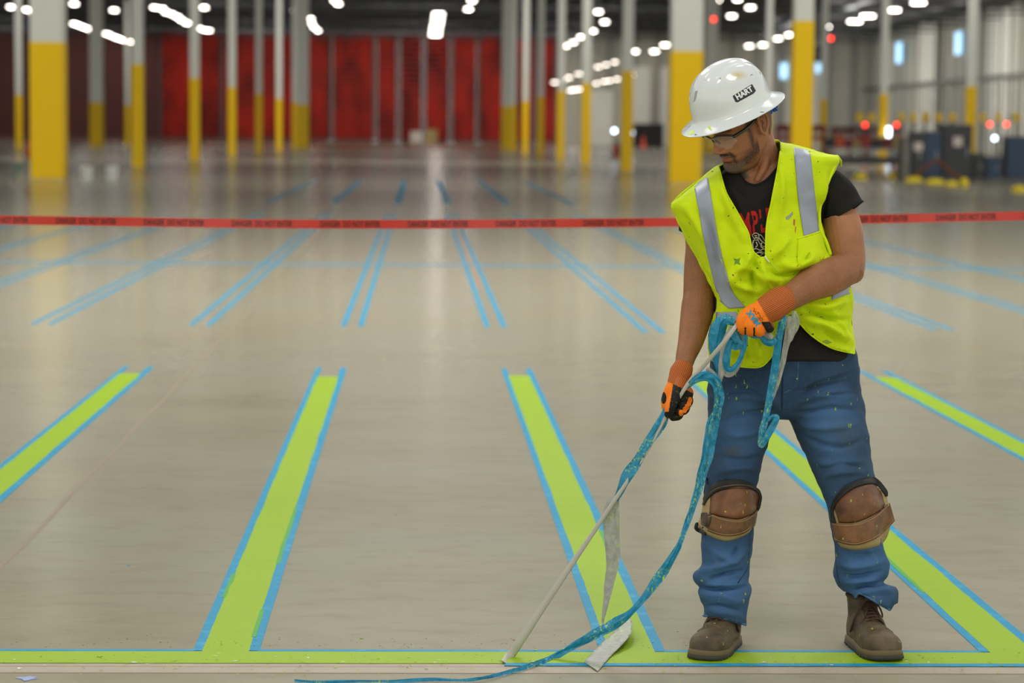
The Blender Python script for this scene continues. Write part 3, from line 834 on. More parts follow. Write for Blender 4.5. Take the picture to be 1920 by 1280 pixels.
def cord(name, pts, b, rad, m, parent, off=None, per=6, n=8, flat=1.0):
    q = trace(pts, b, rad * .3 if off is None else off, per)
    v, f = tube_geo(q, rad, n, flat); return link(name, mesh(name, v, f), m, parent, True)
def band(L, R, b, off, nu=8, per=6, name='band', m=None, parent=None, thick=.0012, limit=None):
    """strip laid on a surface between a left and a right edge line (px)"""
    L = smooth_path(L, per); R = smooth_path(R, per)
    n = max(len(L), len(R)); L = np.array([[np.interp(t, np.linspace(0, 1, len(L)), L[:, k]) for k in (0, 1)] for t in np.linspace(0, 1, n)])
    R = np.array([[np.interp(t, np.linspace(0, 1, len(R)), R[:, k]) for k in (0, 1)] for t in np.linspace(0, 1, n)])
    pp = np.array([[L[i] + (R[i] - L[i]) * j / nu for j in range(nu + 1)] for i in range(n)])
    Q = [[drape_pt(pp[i, j, 0], pp[i, j, 1], b, off) for j in range(nu + 1)] for i in range(n)]
    good = [(i, j, Q[i][j][1]) for i in range(n) for j in range(nu + 1) if Q[i][j] is not None]
    gd = np.array(good); vs = []
    for i in range(n):
        for j in range(nu + 1):
            q = Q[i][j]
            if q is None:
                k = np.argmin((gd[:, 0] - i) ** 2 + (gd[:, 1] - j) ** 2)
                q = AT(pp[i, j, 0], pp[i, j, 1], gd[k, 2])
            vs.append(q)
    fs = [(i * (nu + 1) + j, i * (nu + 1) + j + 1, (i + 1) * (nu + 1) + j + 1, (i + 1) * (nu + 1) + j) for i in range(n - 1) for j in range(nu)]
    # keep depth jumps from making spikes
    me = mesh(name, vs, fs); o = link(name, me, m, parent, True)
    md = o.modifiers.new('thick', 'SOLIDIFY'); md.thickness = thick; md.offset = 0
    return o
def cushion(name, outline, b, off, bulge, m, parent, rings=10, power=2.5, thick=.004, per=4, centre=None):
    """padded patch over a surface: outline in px, bulging toward the front"""
    P = smooth_path(list(outline) + [outline[0]], per)[:-1]; c = np.mean(P, 0) if centre is None else np.array(centre)
    vs = []; n = len(P)
    base = []
    for p in P:
        q = drape_pt(p[0], p[1], b, off); base.append(q[1] if q is not None else None)
    gm = [v for v in base if v is not None]; md_ = sum(gm) / len(gm) if gm else YM
    base = [v if v is not None else max(gm) for v in base]
    qc = drape_pt(c[0], c[1], b, off); yc = qc[1] if qc is not None else min(base)
    for i in range(rings + 1):
        s = i / rings
        for k in range(n):
            p = c + (P[k] - c) * s
            q = drape_pt(p[0], p[1], b, off); y = q[1] if q is not None else base[k]
            y = min(y, base[k] + .02) - bulge * (1 - s ** power) ** .6
            vs.append(AT(p[0], p[1], y))
    fs = []
    for i in range(1, rings):
        for k in range(n): fs.append((i * n + k, i * n + (k + 1) % n, (i + 1) * n + (k + 1) % n, (i + 1) * n + k))
    for k in range(n): fs.append((0, n + (k + 1) % n, n + k))
    o = link(name, mesh(name, vs, fs), m, parent, True)
    md = o.modifiers.new('thick', 'SOLIDIFY'); md.thickness = thick; md.offset = -1
    dgm = ev_mesh(o)
    return o, bvh(dgm)
def carve(me, poly, front=True, snap=4.5):
    """cut an opening out of a garment along a pattern line and clean the cut edge"""
    bm = bmesh.new(); bm.from_mesh(me); bm.faces.ensure_lookup_table()
    C = np.array([f.calc_center_median()[:] for f in bm.faces]); N = np.array([f.normal[:] for f in bm.faces])
    P = proj(C); k = inside(P, poly)
    if front is True: k &= ((CAMP - C) * N).sum(1) > 0
    bmesh.ops.delete(bm, geom=[bm.faces[i] for i in np.nonzero(k)[0]], context='FACES')
    poly = np.array(list(poly) + [poly[0]], float)
    for v in bm.verts:
        if v.is_boundary:
            p = proj(np.array(v.co[:])[None])[0]; best = None
            for a, b_ in zip(poly[:-1], poly[1:]):
                ab = b_ - a; t = np.clip(((p - a) @ ab) / max(ab @ ab, 1e-9), 0, 1); q = a + t * ab; d = np.linalg.norm(p - q)
                if best is None or d < best[0]: best = (d, q)
            if best[0] < snap: v.co = AT(best[1][0], best[1][1], v.co[1])
    bm.to_mesh(me); bm.free(); me.update()
def decal_text(s, cx, cy, w, h, ang, b, off, m, parent, name, bold=.03, label=None, up=1):
    v, f = text_mesh(s, 1, bold=bold)
    sx = w / (v[:, 0].max() - v[:, 0].min()); sy = h / (v[:, 1].max() - v[:, 1].min())
    ca, sa = math.cos(math.radians(ang)), math.sin(math.radians(ang)); vs = []
    for x, y, z in v:
        x, y = x * sx, y * sy
        q = (cx + x * ca - y * sa * 1, cy - (x * sa + y * ca))
        p = drape_pt(q[0], q[1], b, off)
        vs.append(p if p is not None else Vector((0, 0, -1)))
    ok = [all(vs[i][2] > 0 for i in g) for g in f]
    o = link(name, mesh(name, vs, [g for g, k in zip(f, ok) if k]), m, parent)
    if label: o['label'] = label
    return o

# ---------------------------------------------------------------- materials of the worker
def skin_build(g, c):
    v = g.coords(); n = g.noise(v, 22, 5); n2 = g.noise(v, 120, 3)
    a = g.mix(n, lin('#7f5132'), lin('#a87049'))
    tan = g.attr('tone'); a = g.mix(g.math('MULTIPLY', tan.outputs['Fac'], 1.0), a, lin('#b9825a'))
    red = g.attr('lips'); a = g.mix(red.outputs['Fac'], a, lin('#9c5547'))
    bd = g.attr('beard'); hn = g.noise(g.coords(), 330, 2, .6)
    hn = g.ramp(hn, [(.34, (0, 0, 0)), (.50, (1, 1, 1))])
    gb = g.attr('grey'); bc = g.mix(gb.outputs['Fac'], lin('#20140c'), lin('#6b6350'))
    a = g.mix(g.math('MULTIPLY', bd.outputs['Fac'], g.math('ADD', .55, g.math('MULTIPLY', hn, .45))), a, bc)
    hair = g.attr('armhair'); h2 = g.noise(g.coords((1, 1, .25)), 420, 2)
    h2 = g.ramp(h2, [(.52, (0, 0, 0)), (.62, (1, 1, 1))])
    a = g.mix(g.math('MULTIPLY', g.math('MULTIPLY', hair.outputs['Fac'], h2), .25), a, lin('#3a2416'))
    g.l(a, g.b.inputs['Base Color'])
    g.bump(g.math('ADD', n2, hn), .0012, .35)
M_skin = mat('skin', '#8f5a34', rough=.5, spec=.35, build=skin_build, Subsurface_Weight=.08, Subsurface_Scale=.01)
M_skin.node_tree.nodes['Principled BSDF'].inputs['Subsurface Radius'].default_value = (1, .35, .2)
def denim_build(g, c):
    v = g.coords(); n = g.noise(v, 7, 5, .6); w = g.noise(g.coords((1, 1, .12)), 420, 2); big = g.noise(v, 2.4, 2)
    a = g.mix(g.ramp(n, [(.3, (0, 0, 0)), (.7, (1, 1, 1))]), lin('#16273c'), lin('#2b4560'))
    a = g.mix(g.math('MULTIPLY', g.ramp(big, [(.45, (0, 0, 0)), (.65, (1, 1, 1))]), .35), a, lin('#3f5469'))
    a = g.mix(g.math('MULTIPLY', w, .4), a, lin('#4f6a86'))
    wear = g.attr('wear'); a = g.mix(g.math('MULTIPLY', wear.outputs['Fac'], .75), a, lin('#4a6f9a'))
    st = g.attr('stain'); a = g.mix(st.outputs['Fac'], a, lin('#4a4c42'))
    a = g.flecks(g.coords((1, .5, .45)), 130, .972, a, lin('#8fae1c'))
    g.l(a, g.b.inputs['Base Color'])
    g.bump(g.math('ADD', w, g.noise(v, 40, 3)), .0012, .5)
M_denim = mat('blue_denim', '#2d558c', rough=.85, spec=.2, build=denim_build)
M_hem = mat('worn_denim_hem', '#4a6a90', rough=.85, spec=.2, var=.35, vscale=160); M_seam = mat('denim_seam', '#1b2f49', rough=.85, spec=.2); M_thread = mat('pale_thread', '#7288a2', rough=.8)
def vest_build(g, c):
    v = g.coords(); sp = g.n('ShaderNodeSeparateXYZ'); g.l(v, sp.inputs[0])
    k = 1250.0
    u = g.math('SINE', g.math('MULTIPLY', g.math('ADD', sp.outputs[0], g.math('MULTIPLY', sp.outputs[2], .6)), k))
    w = g.math('SINE', g.math('MULTIPLY', g.math('SUBTRACT', sp.outputs[0], g.math('MULTIPLY', sp.outputs[2], .6)), k))
    h = g.math('MULTIPLY', u, w)
    hole = g.ramp(h, [(.35, (0, 0, 0)), (.75, (1, 1, 1))])
    n = g.noise(v, 5, 3)
    a = g.mix(n, lin('#c0d800'), lin('#d2e600'))
    a = g.mix(g.math('MULTIPLY', hole, .34), a, lin('#6f8a06'))
    st = g.ramp(g.noise(v, 26, 4, .6), [(.68, (0, 0, 0)), (.74, (1, 1, 1))])
    a = g.mix(g.math('MULTIPLY', st, .5), a, lin('#70821c'))
    a = g.flecks(g.coords((1, .5, 1)), 140, .985, a, lin('#4a5a20'))
    g.l(a, g.b.inputs['Base Color']); g.bump(g.math('MULTIPLY', hole, -1), .0006, .35)
M_vest = mat('lime_mesh_fabric', '#c3e800', rough=.75, spec=.25, build=vest_build)
M_bind = mat('lime_binding', '#cde405', rough=.7, spec=.25, var=.06, vscale=20)
M_refl = mat('reflective_grey', '#9096a2', rough=.42, spec=.5, var=.07, vscale=18)
def shirt_build(g, c):
    v = g.coords(); n = g.noise(v, 6, 4)
    g.l(g.mix(n, lin('#161514'), lin('#2c2a27')), g.b.inputs['Base Color']); g.bump(g.noise(v, 300, 2), .0006, .3)
M_shirt = mat('black_cotton', '#191817', rough=.9, spec=.15, build=shirt_build)
M_shirt2 = mat('black_cotton_rib', '#1d1b19', rough=.9, spec=.15)
def leather_build(g, c):
    v = g.coords(); n = g.noise(v, 16, 6, .65)
    a = g.mix(g.ramp(n, [(.3, (0, 0, 0)), (.7, (1, 1, 1))]), tuple(x * .42 for x in c), tuple(min(1, x * 1.5) for x in c))
    a = g.flecks(g.coords((1, .6, .5)), 150, .955, a, lin('#9fb42a'))
    g.l(a, g.b.inputs['Base Color']); g.bump(g.noise(v, 90, 5), .001, .5)
M_boot = mat('boot_leather', '#56482f', rough=.7, build=leather_build)
M_sole = mat('boot_rubber', '#34322d', rough=.7, var=.3, vscale=30); M_mid = mat('boot_midsole', '#665638', rough=.75, var=.2, vscale=25)
M_lace = mat('boot_lace', '#402a18', rough=.8)
M_padcap = mat('knee_pad_leather', '#6b4425', rough=.55, build=leather_build)
M_strap = mat('knee_strap_leather', '#75502e', rough=.6, build=leather_build)
M_foam = mat('tan_felt', '#a58f62', rough=.9, var=.15, vscale=30)
M_blk = mat('black_trim', '#15140f', rough=.7); M_buckle = mat('buckle_metal', '#3f3a2c', rough=.45, metal=.5)
M_helm = None
def helm_build(g, c):
    v = g.coords(); n = g.noise(v, 3, 3); s = g.noise(v, 9, 3)
    a = g.mix(n, lin('#cfd3cf'), lin('#dcdedb'))
    sp = g.n('ShaderNodeSeparateXYZ'); g.l(v, sp.inputs[0])
    st = g.attr('stain'); a = g.mix(g.math('MULTIPLY', st.outputs['Fac'], g.math('ADD', .25, s)), a, lin('#c8ae62'))
    a = g.flecks(v, 75, .975, a, lin('#4e4a42'))
    gr = g.attr('lime'); a = g.mix(gr.outputs['Fac'], a, lin('#c3e000'))
    g.l(a, g.b.inputs['Base Color'])
M_helm = mat('white_hard_hat_shell', '#d9dbd8', rough=.13, spec=.6, build=helm_build)
def glove_build(g, c):
    v = g.coords(); k = g.attr('coat'); r = g.attr('cuff'); n = g.noise(v, 90, 4)
    a = g.mix(n, lin('#e8700c'), lin('#ff8a1c'))
    rib = g.attr('rib'); rs_ = g.math('ADD', .5, g.math('MULTIPLY', g.math('SINE', g.math('MULTIPLY', rib.outputs['Fac'], 2.0)), .5))
    cu = g.mix(rs_, lin('#8a4318'), lin('#c46a2c'))
    a = g.mix(r.outputs['Fac'], a, cu)
    blk = g.flecks(v, 260, .90, lin('#17150f'), lin('#6f8a18'))
    bf = g.ramp(k.outputs['Fac'], [(.42, (0, 0, 0)), (.58, (1, 1, 1))])
    a = g.mix(bf, a, blk)
    g.l(a, g.b.inputs['Base Color']); g.bump(g.noise(v, 500, 2), .0006, .4)
M_glove = mat('knit_glove', '#f07a18', rough=.72, spec=.3, build=glove_build)

# the root: an empty on the floor between the boots
fc = F(1490, 1200)
MAN = empty('person', (fc[0], fc[1], 0))
tag(MAN, 'person in white hard hat, lime vest and knee pads, pulling up floor tape', 'person')

# ---------------------------------------------------------------- head frame
def frame(th, ph, ro=0):
    th, ph = math.radians(th), math.radians(ph)
    Fh = Vector((-math.sin(th), -math.cos(th), 0)); L = Vector((math.cos(th), -math.sin(th), 0)); Z = Vector((0, 0, 1))
    Fv = Fh * math.cos(ph) - Z * math.sin(ph); U = Fh * math.sin(ph) + Z * math.cos(ph)
    r = math.radians(ro); L2 = L * math.cos(r) + U * math.sin(r); U2 = U * math.cos(r) - L * math.sin(r)
    return np.array([L2[:], Fv[:], U2[:]])          # rows: his left, forward, up
HF = frame(58, 25); HO = np.array(W(1391, 236, -.045))
def H(x, y, z): return Vector(HO + np.array([x, y, z]) @ HF)
def Hinv(co): return (np.asarray(co) - HO) @ HF.T
g_ = lambda v, m, s: math.exp(-((v - m) / s) ** 2)
def head_geo():
    zf = [-.125, -.118, -.108, -.098, -.088, -.078, -.068, -.060, -.052, -.045, -.036, -.020, .000, .012, .026, .045, .065, .090, .110, .125, .134]
    yf = [.050, .074, .092, .098, .099, .0935, .096, .0945, .0985, .0975, .096, .0955, .0955, .0955, .1025, .1025, .098, .082, .058, .032, .004]
    zw = [-.125, -.118, -.105, -.09, -.07, -.05, -.03, 0, .03, .06, .085, .105, .122, .134]
    ww = [.014, .028, .042, .052, .060, .065, .0685, .072, .0745, .0745, .068, .055, .034, .004]
    zb = [-.125, -.1, -.08, -.05, -.02, .02, .05, .08, .105, .122, .134]
    yb = [.0, -.01, -.025, -.060, -.078, -.090, -.093, -.085, -.065, -.038, -.002]
    zs = np.linspace(-.125, .134, 130); n = 200; R = []
    for z in zs:
        f = np.interp(z, zf, yf); w = np.interp(z, zw, ww); b = np.interp(z, zb, yb); yc = (f * .25 + b * .75) if z > -.06 else (f * .3 + b * .7)
        ring = []
        for k in range(n):
            t = 2 * math.pi * k / n; c, s = math.cos(t), math.sin(t)
            p = 2.35 if s > 0 else 2.1
            x = w * sgnpow(c, 2 / p); y = yc + ((f - yc) if s > 0 else (yc - b)) * sgnpow(s, 2 / p)
            if s > 0:
                ax = abs(x)
                # nose: bridge, tip, wings
                nz = np.interp(z, [-.046, -.040, -.034, -.026, -.015, .000, .014, .024], [0, .013, .029, .036, .027, .016, .007, 0])
                nw = np.interp(z, [-.045, -.034, -.02, 0, .02], [.018, .0145, .011, .009, .009])
                y += nz * math.exp(-(ax / nw) ** 2)
                y += .014 * g_(ax, .0155, .0065) * g_(z, -.034, .008); y -= .010 * g_(ax, .008, .0038) * g_(z, -.0425, .004)
                # eye sockets, lids, brow
                y -= .013 * g_(ax, .030, .016) * g_(z, .006, .012)
                y += .0095 * g_(ax, .031, .0125) * g_(z, .004, .0085)
                y -= .0035 * g_(ax, .031, .013) * g_(z, -.002, .0018)
                y += .0055 * g_(ax, .028, .018) * g_(z, .025, .008)
                # cheek bone and hollow, fold beside the mouth
                y += .006 * g_(ax, .046, .014) * g_(z, -.018, .014); x += math.copysign(.002 * g_(ax, .055, .02) * g_(z, -.015, .016), x)
                y -= .005 * g_(ax, .040, .013) * g_(z, -.062, .016)
                y -= .0030 * g_(ax - (.021 + (-.035 - z) * .38), 0, .0035) * g_(z, -.048, .013)
                # lips
                y += .0075 * g_(ax, 0, .021) * g_(z, -.0545, .0042); y += .0090 * g_(ax, 0, .018) * g_(z, -.0655, .0050)
                y -= .0070 * g_(ax, 0, .026) * g_(z, -.0600, .0020); y -= .004 * g_(ax, 0, .022) * g_(z, -.0765, .005)
                y += .004 * g_(ax, 0, .016) * g_(z, -.098, .012)
                y -= .0018 * g_(ax, 0, .003) * g_(z, -.049, .004)
            ring.append(H(x, y, z))
        R.append(ring)
    return ring_geo(R)
def ear_geo(side):
    out = []
    base = [];
    pts = [(.0, -.021), (.004, -.010), (.002, .004), (.004, .018), (-.004, .030), (-.016, .034), (-.026, .026), (-.027, .010), (-.022, -.006), (-.013, -.018), (-.006, -.028), (.0, -.021)]
    E = lambda y, z, o: H(side * (.0725 + o + .20 * max(0, -y)), y + .002, z)
    out.append(tube_geo([E(y, z, .014) for y, z in smooth_path(pts, 4)], .0046, 8))
    inner = [(-.002, .012), (-.010, .020), (-.016, .014), (-.016, .002), (-.010, -.006)]
    out.append(tube_geo([E(y, z, .0085) for y, z in smooth_path(inner, 4)], .0032, 8))
    R = []
    P = smooth_path(pts, 3)
    for o in (-.012, .002, .005): R.append([E(y, z, o) for y, z in P[:-1]])
    out.append(ring_geo(R))
    out.append(tube_geo([E(.001, .002, -.002), E(.002, -.004, .004)], .0045, 8))
    return out

# ---------------------------------------------------------------- body (one continuous skin)
torso_rows = [(292, 1400, 1490, .03, .06), (310, 1372, 1535, .025, .085), (330, 1345, 1552, .015, .10), (370, 1312, 1545, .0, .115), (420, 1302, 1540, .0, .125),
              (480, 1318, 1562, .0, .125), (540, 1338, 1584, 0, .12), (600, 1340, 1596, 0, .12), (665, 1334, 1598, .01, .12), (700, 1334, 1600, .01, .12)]
head = head_geo()
parts = [head] + ear_geo(1) + ear_geo(-1)
parts.append(tubepx([(1408, 236, .0, 35), (1414, 262, .005, 37), (1421, 290, .012, 38), (1428, 318, .02, 41), (1434, 350, .03, 60)]))
# neck muscle and throat
parts.append(tubepx([(1430, 250, -.022, 8), (1438, 280, -.022, 10), (1432, 315, -.044, 9), (1420, 338, -.066, 7)], 10))
parts.append(tubepx([(1396, 312, -.03, 16), (1402, 330, -.03, 18), (1410, 352, -.03, 20)], 12))
parts.append(rowloft(torso_rows, sx=14, sb=.022))
armL = [(1545, 350, .06, 30), (1568, 388, .045, 33), (1579, 425, .02, 37), (1585, 458, -.005, 36), (1589, 486, -.03, 34), (1590, 503, -.05, 32)]
foreL = [(1590, 499, -.05, 30), (1576, 509, -.075, 33), (1552, 520, -.11, 35), (1524, 531, -.145, 32), (1499, 546, -.175, 27), (1478, 560, -.20, 23), (1462, 568, -.215, 21), (1446, 577, -.222, 20)]
armR = [(1312, 380, .05, 36), (1313, 420, .06, 33), (1316, 460, .06, 31), (1313, 500, .055, 31), (1311, 535, .045, 30), (1311, 560, .035, 31)]
foreR = [(1311, 555, .035, 30), (1309, 575, .02, 32), (1303, 605, -.01, 29), (1295, 640, -.05, 24), (1286, 668, -.085, 19), (1281, 690, -.11, 16), (1277, 708, -.125, 16)]
for a in (armL, foreL, armR, foreR): parts.append(tubepx(a, 24))
parts.append(tubepx([(1590, 500, -.04, 30), (1597, 509, -.045, 24)], 16))
legR = [(1385, 700, 0, 50), (1375, 800, .0, 44), (1368, 900, -.01, 34), (1362, 1000, -.04, 30), (1352, 1100, -.045, 24), (1352, 1165, -.045, 20)]
legL = [(1545, 700, 0, 50), (1570, 800, 0, 44), (1600, 900, -.01, 34), (1612, 1000, -.04, 30), (1618, 1080, -.045, 24), (1624, 1130, -.045, 20)]
for a in (legR, legL): parts.append(tubepx(a, 16))
bme = union(parts, .0021, 2)
# texture attributes in the head's own frame
co = get_co(bme); hp = Hinv(co); P = proj(co)
x, y, z = np.abs(hp[:, 0]), hp[:, 1], hp[:, 2]
G = lambda v, m, s: np.exp(-((v - m) / s) ** 2)
isface = (z > -.14) & (z < .14) & (np.linalg.norm(hp[:, :2], axis=1) < .15) & (P[:, 1] < 345)
jawline = -.100 + .55 * np.clip(.075 - y, 0, .09)            # lower edge of the jaw rising to the ear
bd = np.zeros(len(co))
bd = np.maximum(bd, np.clip(1.3 - np.abs(z - (jawline + .010)) / .026, 0, 1) * (y > .012) * .85)
bd = np.maximum(bd, G(y, .030, .009) * (z > -.055) * (z < .030) * (x > .05) * .85)
bd = np.maximum(bd, np.clip(1.25 - np.abs(z + .0455 - .12 * (-(x))) / .0078, 0, 1) * (x < .029) * (y > .06))
bd = np.maximum(bd, G(x - (.027 + (-.050 - z) * .12), 0, .006) * (z < -.046) * (z > -.095) * (y > .05) * .95)
bd = np.maximum(bd, (z < -.083) * (x < .034) * (y > .05) * .95)
bd = np.maximum(bd, G(x, 0, .010) * G(z, -.078, .006) * (y > .07) * .8)
bd *= isface
gy = np.clip((-.078 - z) / .02, 0, 1) * (x < .045) * (y > .04) * .85
lips = (G(z, -.0545, .004) * np.clip(1.2 - x / .021, 0, 1) + G(z, -.0655, .0055) * np.clip(1.2 - x / .019, 0, 1)) * (y > .085) * isface
brow = np.clip(1.3 - np.abs(z - .0235 + .1 * np.clip(x - .03, 0, 1)) / .0045, 0, 1) * (x > .014) * (x < .048) * (y > .06) * isface
bd = np.maximum(bd, brow * .9)
lash = G(z, -.003, .0016) * G(x, .031, .012) * (y > .07) * isface; bd = np.maximum(bd, lash * .9)
# shadowless nostrils are left to the geometry
arms = (P[:, 1] > 470) & ~isface
set_attr(bme, 'beard', bd); set_attr(bme, 'grey', gy * isface); set_attr(bme, 'lips', np.clip(lips, 0, 1) * .8)
tone = np.clip((455 - P[:, 1]) / 60, 0, 1) * (P[:, 1] > 380) * .55 + isface * .18 * (z < .0)
set_attr(bme, 'tone', tone); set_attr(bme, 'armhair', arms * 1.0)
body = link('body', bme, M_skin, MAN, True); body['label'] = 'tanned skin, stubble beard, bare forearms'
# close-cropped grey hair at the back of the head
hv, hf = head
hv = np.array([tuple(p) for p in hv]); hl = Hinv(hv)
keep = lambda f: all((hl[i, 1] < .012 - .5 * max(0, -.01 - hl[i, 2]) ) and hl[i, 2] > -.045 and hl[i, 2] < .10 and not (abs(hl[i, 1]) < .034 and hl[i, 2] < .036) or (hl[i, 2] > .045 and hl[i, 2] < .1 and hl[i, 1] < .06 ) for i in f)
hfs = [f for f in hf if keep(f)]
cen = hv.mean(0); hv2 = hv + (hv - cen) / np.linalg.norm(hv - cen, axis=1)[:, None] * .0015
o = link('hair', mesh('hair', hv2, hfs), mat('cropped_hair', '#6f5b4c', rough=.9, var=.3, vscale=300), MAN, True)
bm = bmesh.new(); bm.from_mesh(o.data); bmesh.ops.delete(bm, geom=[v for v in bm.verts if not v.link_faces], context='VERTS'); bm.to_mesh(o.data); bm.free()

# ---------------------------------------------------------------- hard hat
HHF = frame(58, 23); HHO = np.array(W(1375, 209, -.062))
def HH(x, y, z): return Vector(HHO + np.array([x, y, z]) * .958 @ HHF)
def hat_geo():
    n = 144; R = []
    def dome(t, sc=1.0, dz=0.0):
        # t 0..1 from crown to base
        rr = math.sin(t * math.pi / 2) ** .86; zz = math.cos(t * math.pi / 2) ** .80
        return rr * sc, zz
    H0 = .024; HT = .128
    def ring(rx, ry, z, fn=None):
        r = []
        for k in range(n):
            a = 2 * math.pi * k / n; x = rx * math.cos(a); y = ry * math.sin(a); zz = z
            if fn: x, y, zz = fn(x, y, zz, a)
            r.append(HH(x, y, zz))
        return r
    def ridge(x, y, z, a):
        s = 1 / (1 + math.exp((abs(x) - .030) / .0030)); e = 1 / (1 + math.exp((abs(y) - .105) / .010))
        s2 = 1 / (1 + math.exp((abs(abs(x) - .060) - .010) / .0025))
        z += .0065 * s * e * min(1, max(0, (z - .03) / .06))
        z += .0030 * s2 * e * min(1, max(0, (z - .05) / .05))
        return x, y, z
    for i in range(1, 40):
        rr, zz = dome(i / 40); R.append(ring(.108 * rr, .131 * rr, H0 + HT * zz, ridge))
    R.append(ring(.1095, .1325, H0 + .0)); R.append(ring(.1105, .1335, H0 - .006))
    for s in (.1, .25, .45, .65, .85, 1.0):
        fl_ = lambda x, y, z, a: (x, y + (.006 if y > 0 else 0), z - .004 * max(0, math.sin(a)))
        R.append(ring(.1105 + (.142 - .1105) * s, .1335 + (.171 - .1335) * s, H0 - .006 - .022 * s ** .8, fl_))
    fl_ = lambda x, y, z, a: (x, y + (.006 if y > 0 else 0), z - .004 * max(0, math.sin(a)))
    R.append(ring(.1435, .1725, -.0045, fl_)); R.append(ring(.1425, .1715, -.0070, fl_)); R.append(ring(.139, .168, -.0060, fl_))
    R.append(ring(.108, .131, H0 - .012)); R.append(ring(.104, .127, H0 - .004))
    for i in range(38, 0, -3):
        rr, zz = dome(i / 40); R.append(ring(.104 * rr, .127 * rr, H0 + (HT - .004) * zz))
    return ring_geo(R)
hme = mesh('shell', *hat_geo())
hp = proj(get_co(hme))
set_attr(hme, 'stain', np.clip(1.2 - np.linalg.norm((hp - [1384, 141]) / [17, 8], axis=1), 0, 1))
lm = np.zeros(len(hp))
HAT = link('hard_hat', hme, M_helm, MAN, True); HAT['label'] = 'scuffed white full-brim hard hat'
set_attr(hme, 'lime', lm)
HB = bvh(hme)
bmv = hme
# paint smears on the brim
for k, (cx, cy, rx, ry, a) in enumerate(((1297, 248, 5.5, 2.4, -.5), (1330, 239, 2.8, 2.6, .3), (1292, 251, 3, 1.6, .2), (1333, 243, 2, 1.2, 0))):
    pts = [(cx + rx * math.cos(t) * (1 + .25 * math.sin(3 * t + k)) * math.cos(a) - ry * math.sin(t) * math.sin(a), cy + rx * math.cos(t) * math.sin(a) + ry * math.sin(t) * (1 + .3 * math.cos(5 * t))) for t in np.linspace(0, 6.28, 15)[:-1]]
    vs = [drape_pt(px, py, HB, .0008) for px, py in pts]
    if all(v is not None for v in vs):
        link('paint_smear', mesh('paint_smear', vs, [tuple(range(len(vs)))]), mat('lime_smear', '#c3e000', rough=.4), HAT)
def patch(name, poly, b, off, m, parent, label=None):
    """small flat mark following a curved surface, triangulated finely"""
    P = np.array(poly, float); c = P.mean(0); n = 8; vs = []; fs = []
    Q = []
    for i in range(len(P)):
        for t in range(4): Q.append(P[i] + (P[(i + 1) % len(P)] - P[i]) * t / 4)
    Q = np.array(Q); m_ = len(Q)
    for i in range(n + 1):
        for q in Q:
            p = c + (q - c) * max(i / n, .001); d = drape_pt(p[0], p[1], b, off)
            vs.append(d if d is not None else Vector((0, 0, -1)))
    for i in range(n):
        for k in range(m_):
            f = (i * m_ + k, i * m_ + (k + 1) % m_, (i + 1) * m_ + (k + 1) % m_, (i + 1) * m_ + k)
            if all(vs[j][2] > 0 for j in f): fs.append(f)
    o = link(name, mesh(name, vs, fs), m, parent, True)
    if label: o['label'] = label
    return o
patch('sticker', [(1373.6, 180), (1410, 157.5), (1417.5, 170), (1413, 175.5), (1383, 191.8), (1379, 191)], HB, .0007, mat('sticker_black', '#16141f', rough=.4), HAT, 'black sticker with white lettering')
decal_text('HART', 1395.4, 174.0, 35, 11, 31, HB, .0013, mat('sticker_white', '#e2e4e0', rough=.5), HAT, 'sticker_lettering', bold=.045)
patch('scuff', [(1303, 171), (1308, 170), (1305, 185), (1300, 193)], HB, .0006, mat('hat_scuff', '#9b9da0', rough=.5), HAT)
# suspension: white band and blue ratchet at the back
bp = [HH(.085 * math.cos(a), .105 * math.sin(a), .004 - .018 * max(0, -math.sin(a))) for a in np.linspace(math.radians(150), math.radians(390), 40)]
bp = [HH(.088 * math.cos(a), -.004 + .112 * math.sin(a), .002 - .030 * max(0, -math.sin(a))) for a in np.linspace(math.radians(180), math.radians(360), 40)]
vs = []; fs = []
U_ = Vector(HHF[2])
for p in bp: vs += [p + U_ * .018, p - U_ * .010]
fs = [(2 * i, 2 * i + 1, 2 * i + 3, 2 * i + 2) for i in range(len(bp) - 1)]
o = link('headband', mesh('headband', vs, fs), mat('pale_plastic', '#b9bfc4', rough=.4), HAT); md = o.modifiers.new('s', 'SOLIDIFY'); md.thickness = .003
rk = MB()
a0 = W(1443, 207, -.03); 
rk.tube([W(1447, 196, -.075), W(1446, 211, -.075)], .0045, 10).tube([W(1452, 196, -.072), W(1452, 205, -.072)], .0075, 12).tube([W(1456, 193, -.078), W(1457, 200, -.078)], .003, 8)
rk.tube([W(1454, 203, -.078), W(1457, 206, -.078)], .003, 8)
rk.build('ratchet_knob', mat('blue_plastic', '#0a4fb0', rough=.35), HAT, True)

# ---------------------------------------------------------------- safety glasses
GL = empty('safety_glasses', (0, 0, 0)); GL.parent = MAN; GL.matrix_parent_inverse = Matrix.Translation(-Vector(MAN.location))
GL['label'] = 'clear wraparound glasses with black frame'
M_frame = mat('black_plastic_gloss', '#0d0d0e', rough=.2, spec=.6)
M_lens = mat('clear_lens', '#dfe6e0', rough=.08, spec=.2, Alpha=.12)
def gy_(x): return .117 - 5.2 * x * x - 60 * x ** 4
def link2(name, geo, m, parent=GL):
    o = link(name, mesh(name, *geo), m, None, True); o.parent = parent; return o
top = [(-.073, .006), (-.062, .012), (-.045, .017), (-.025, .018), (-.008, .014), (0, .012), (.008, .014), (.025, .018), (.045, .017), (.062, .012), (.073, .006)]
T = smooth_path(top, 4)
link2('frame_front', tube_geo([H(x, gy_(x) + .001, z + .002) for x, z in T], .0028, 8), M_frame)
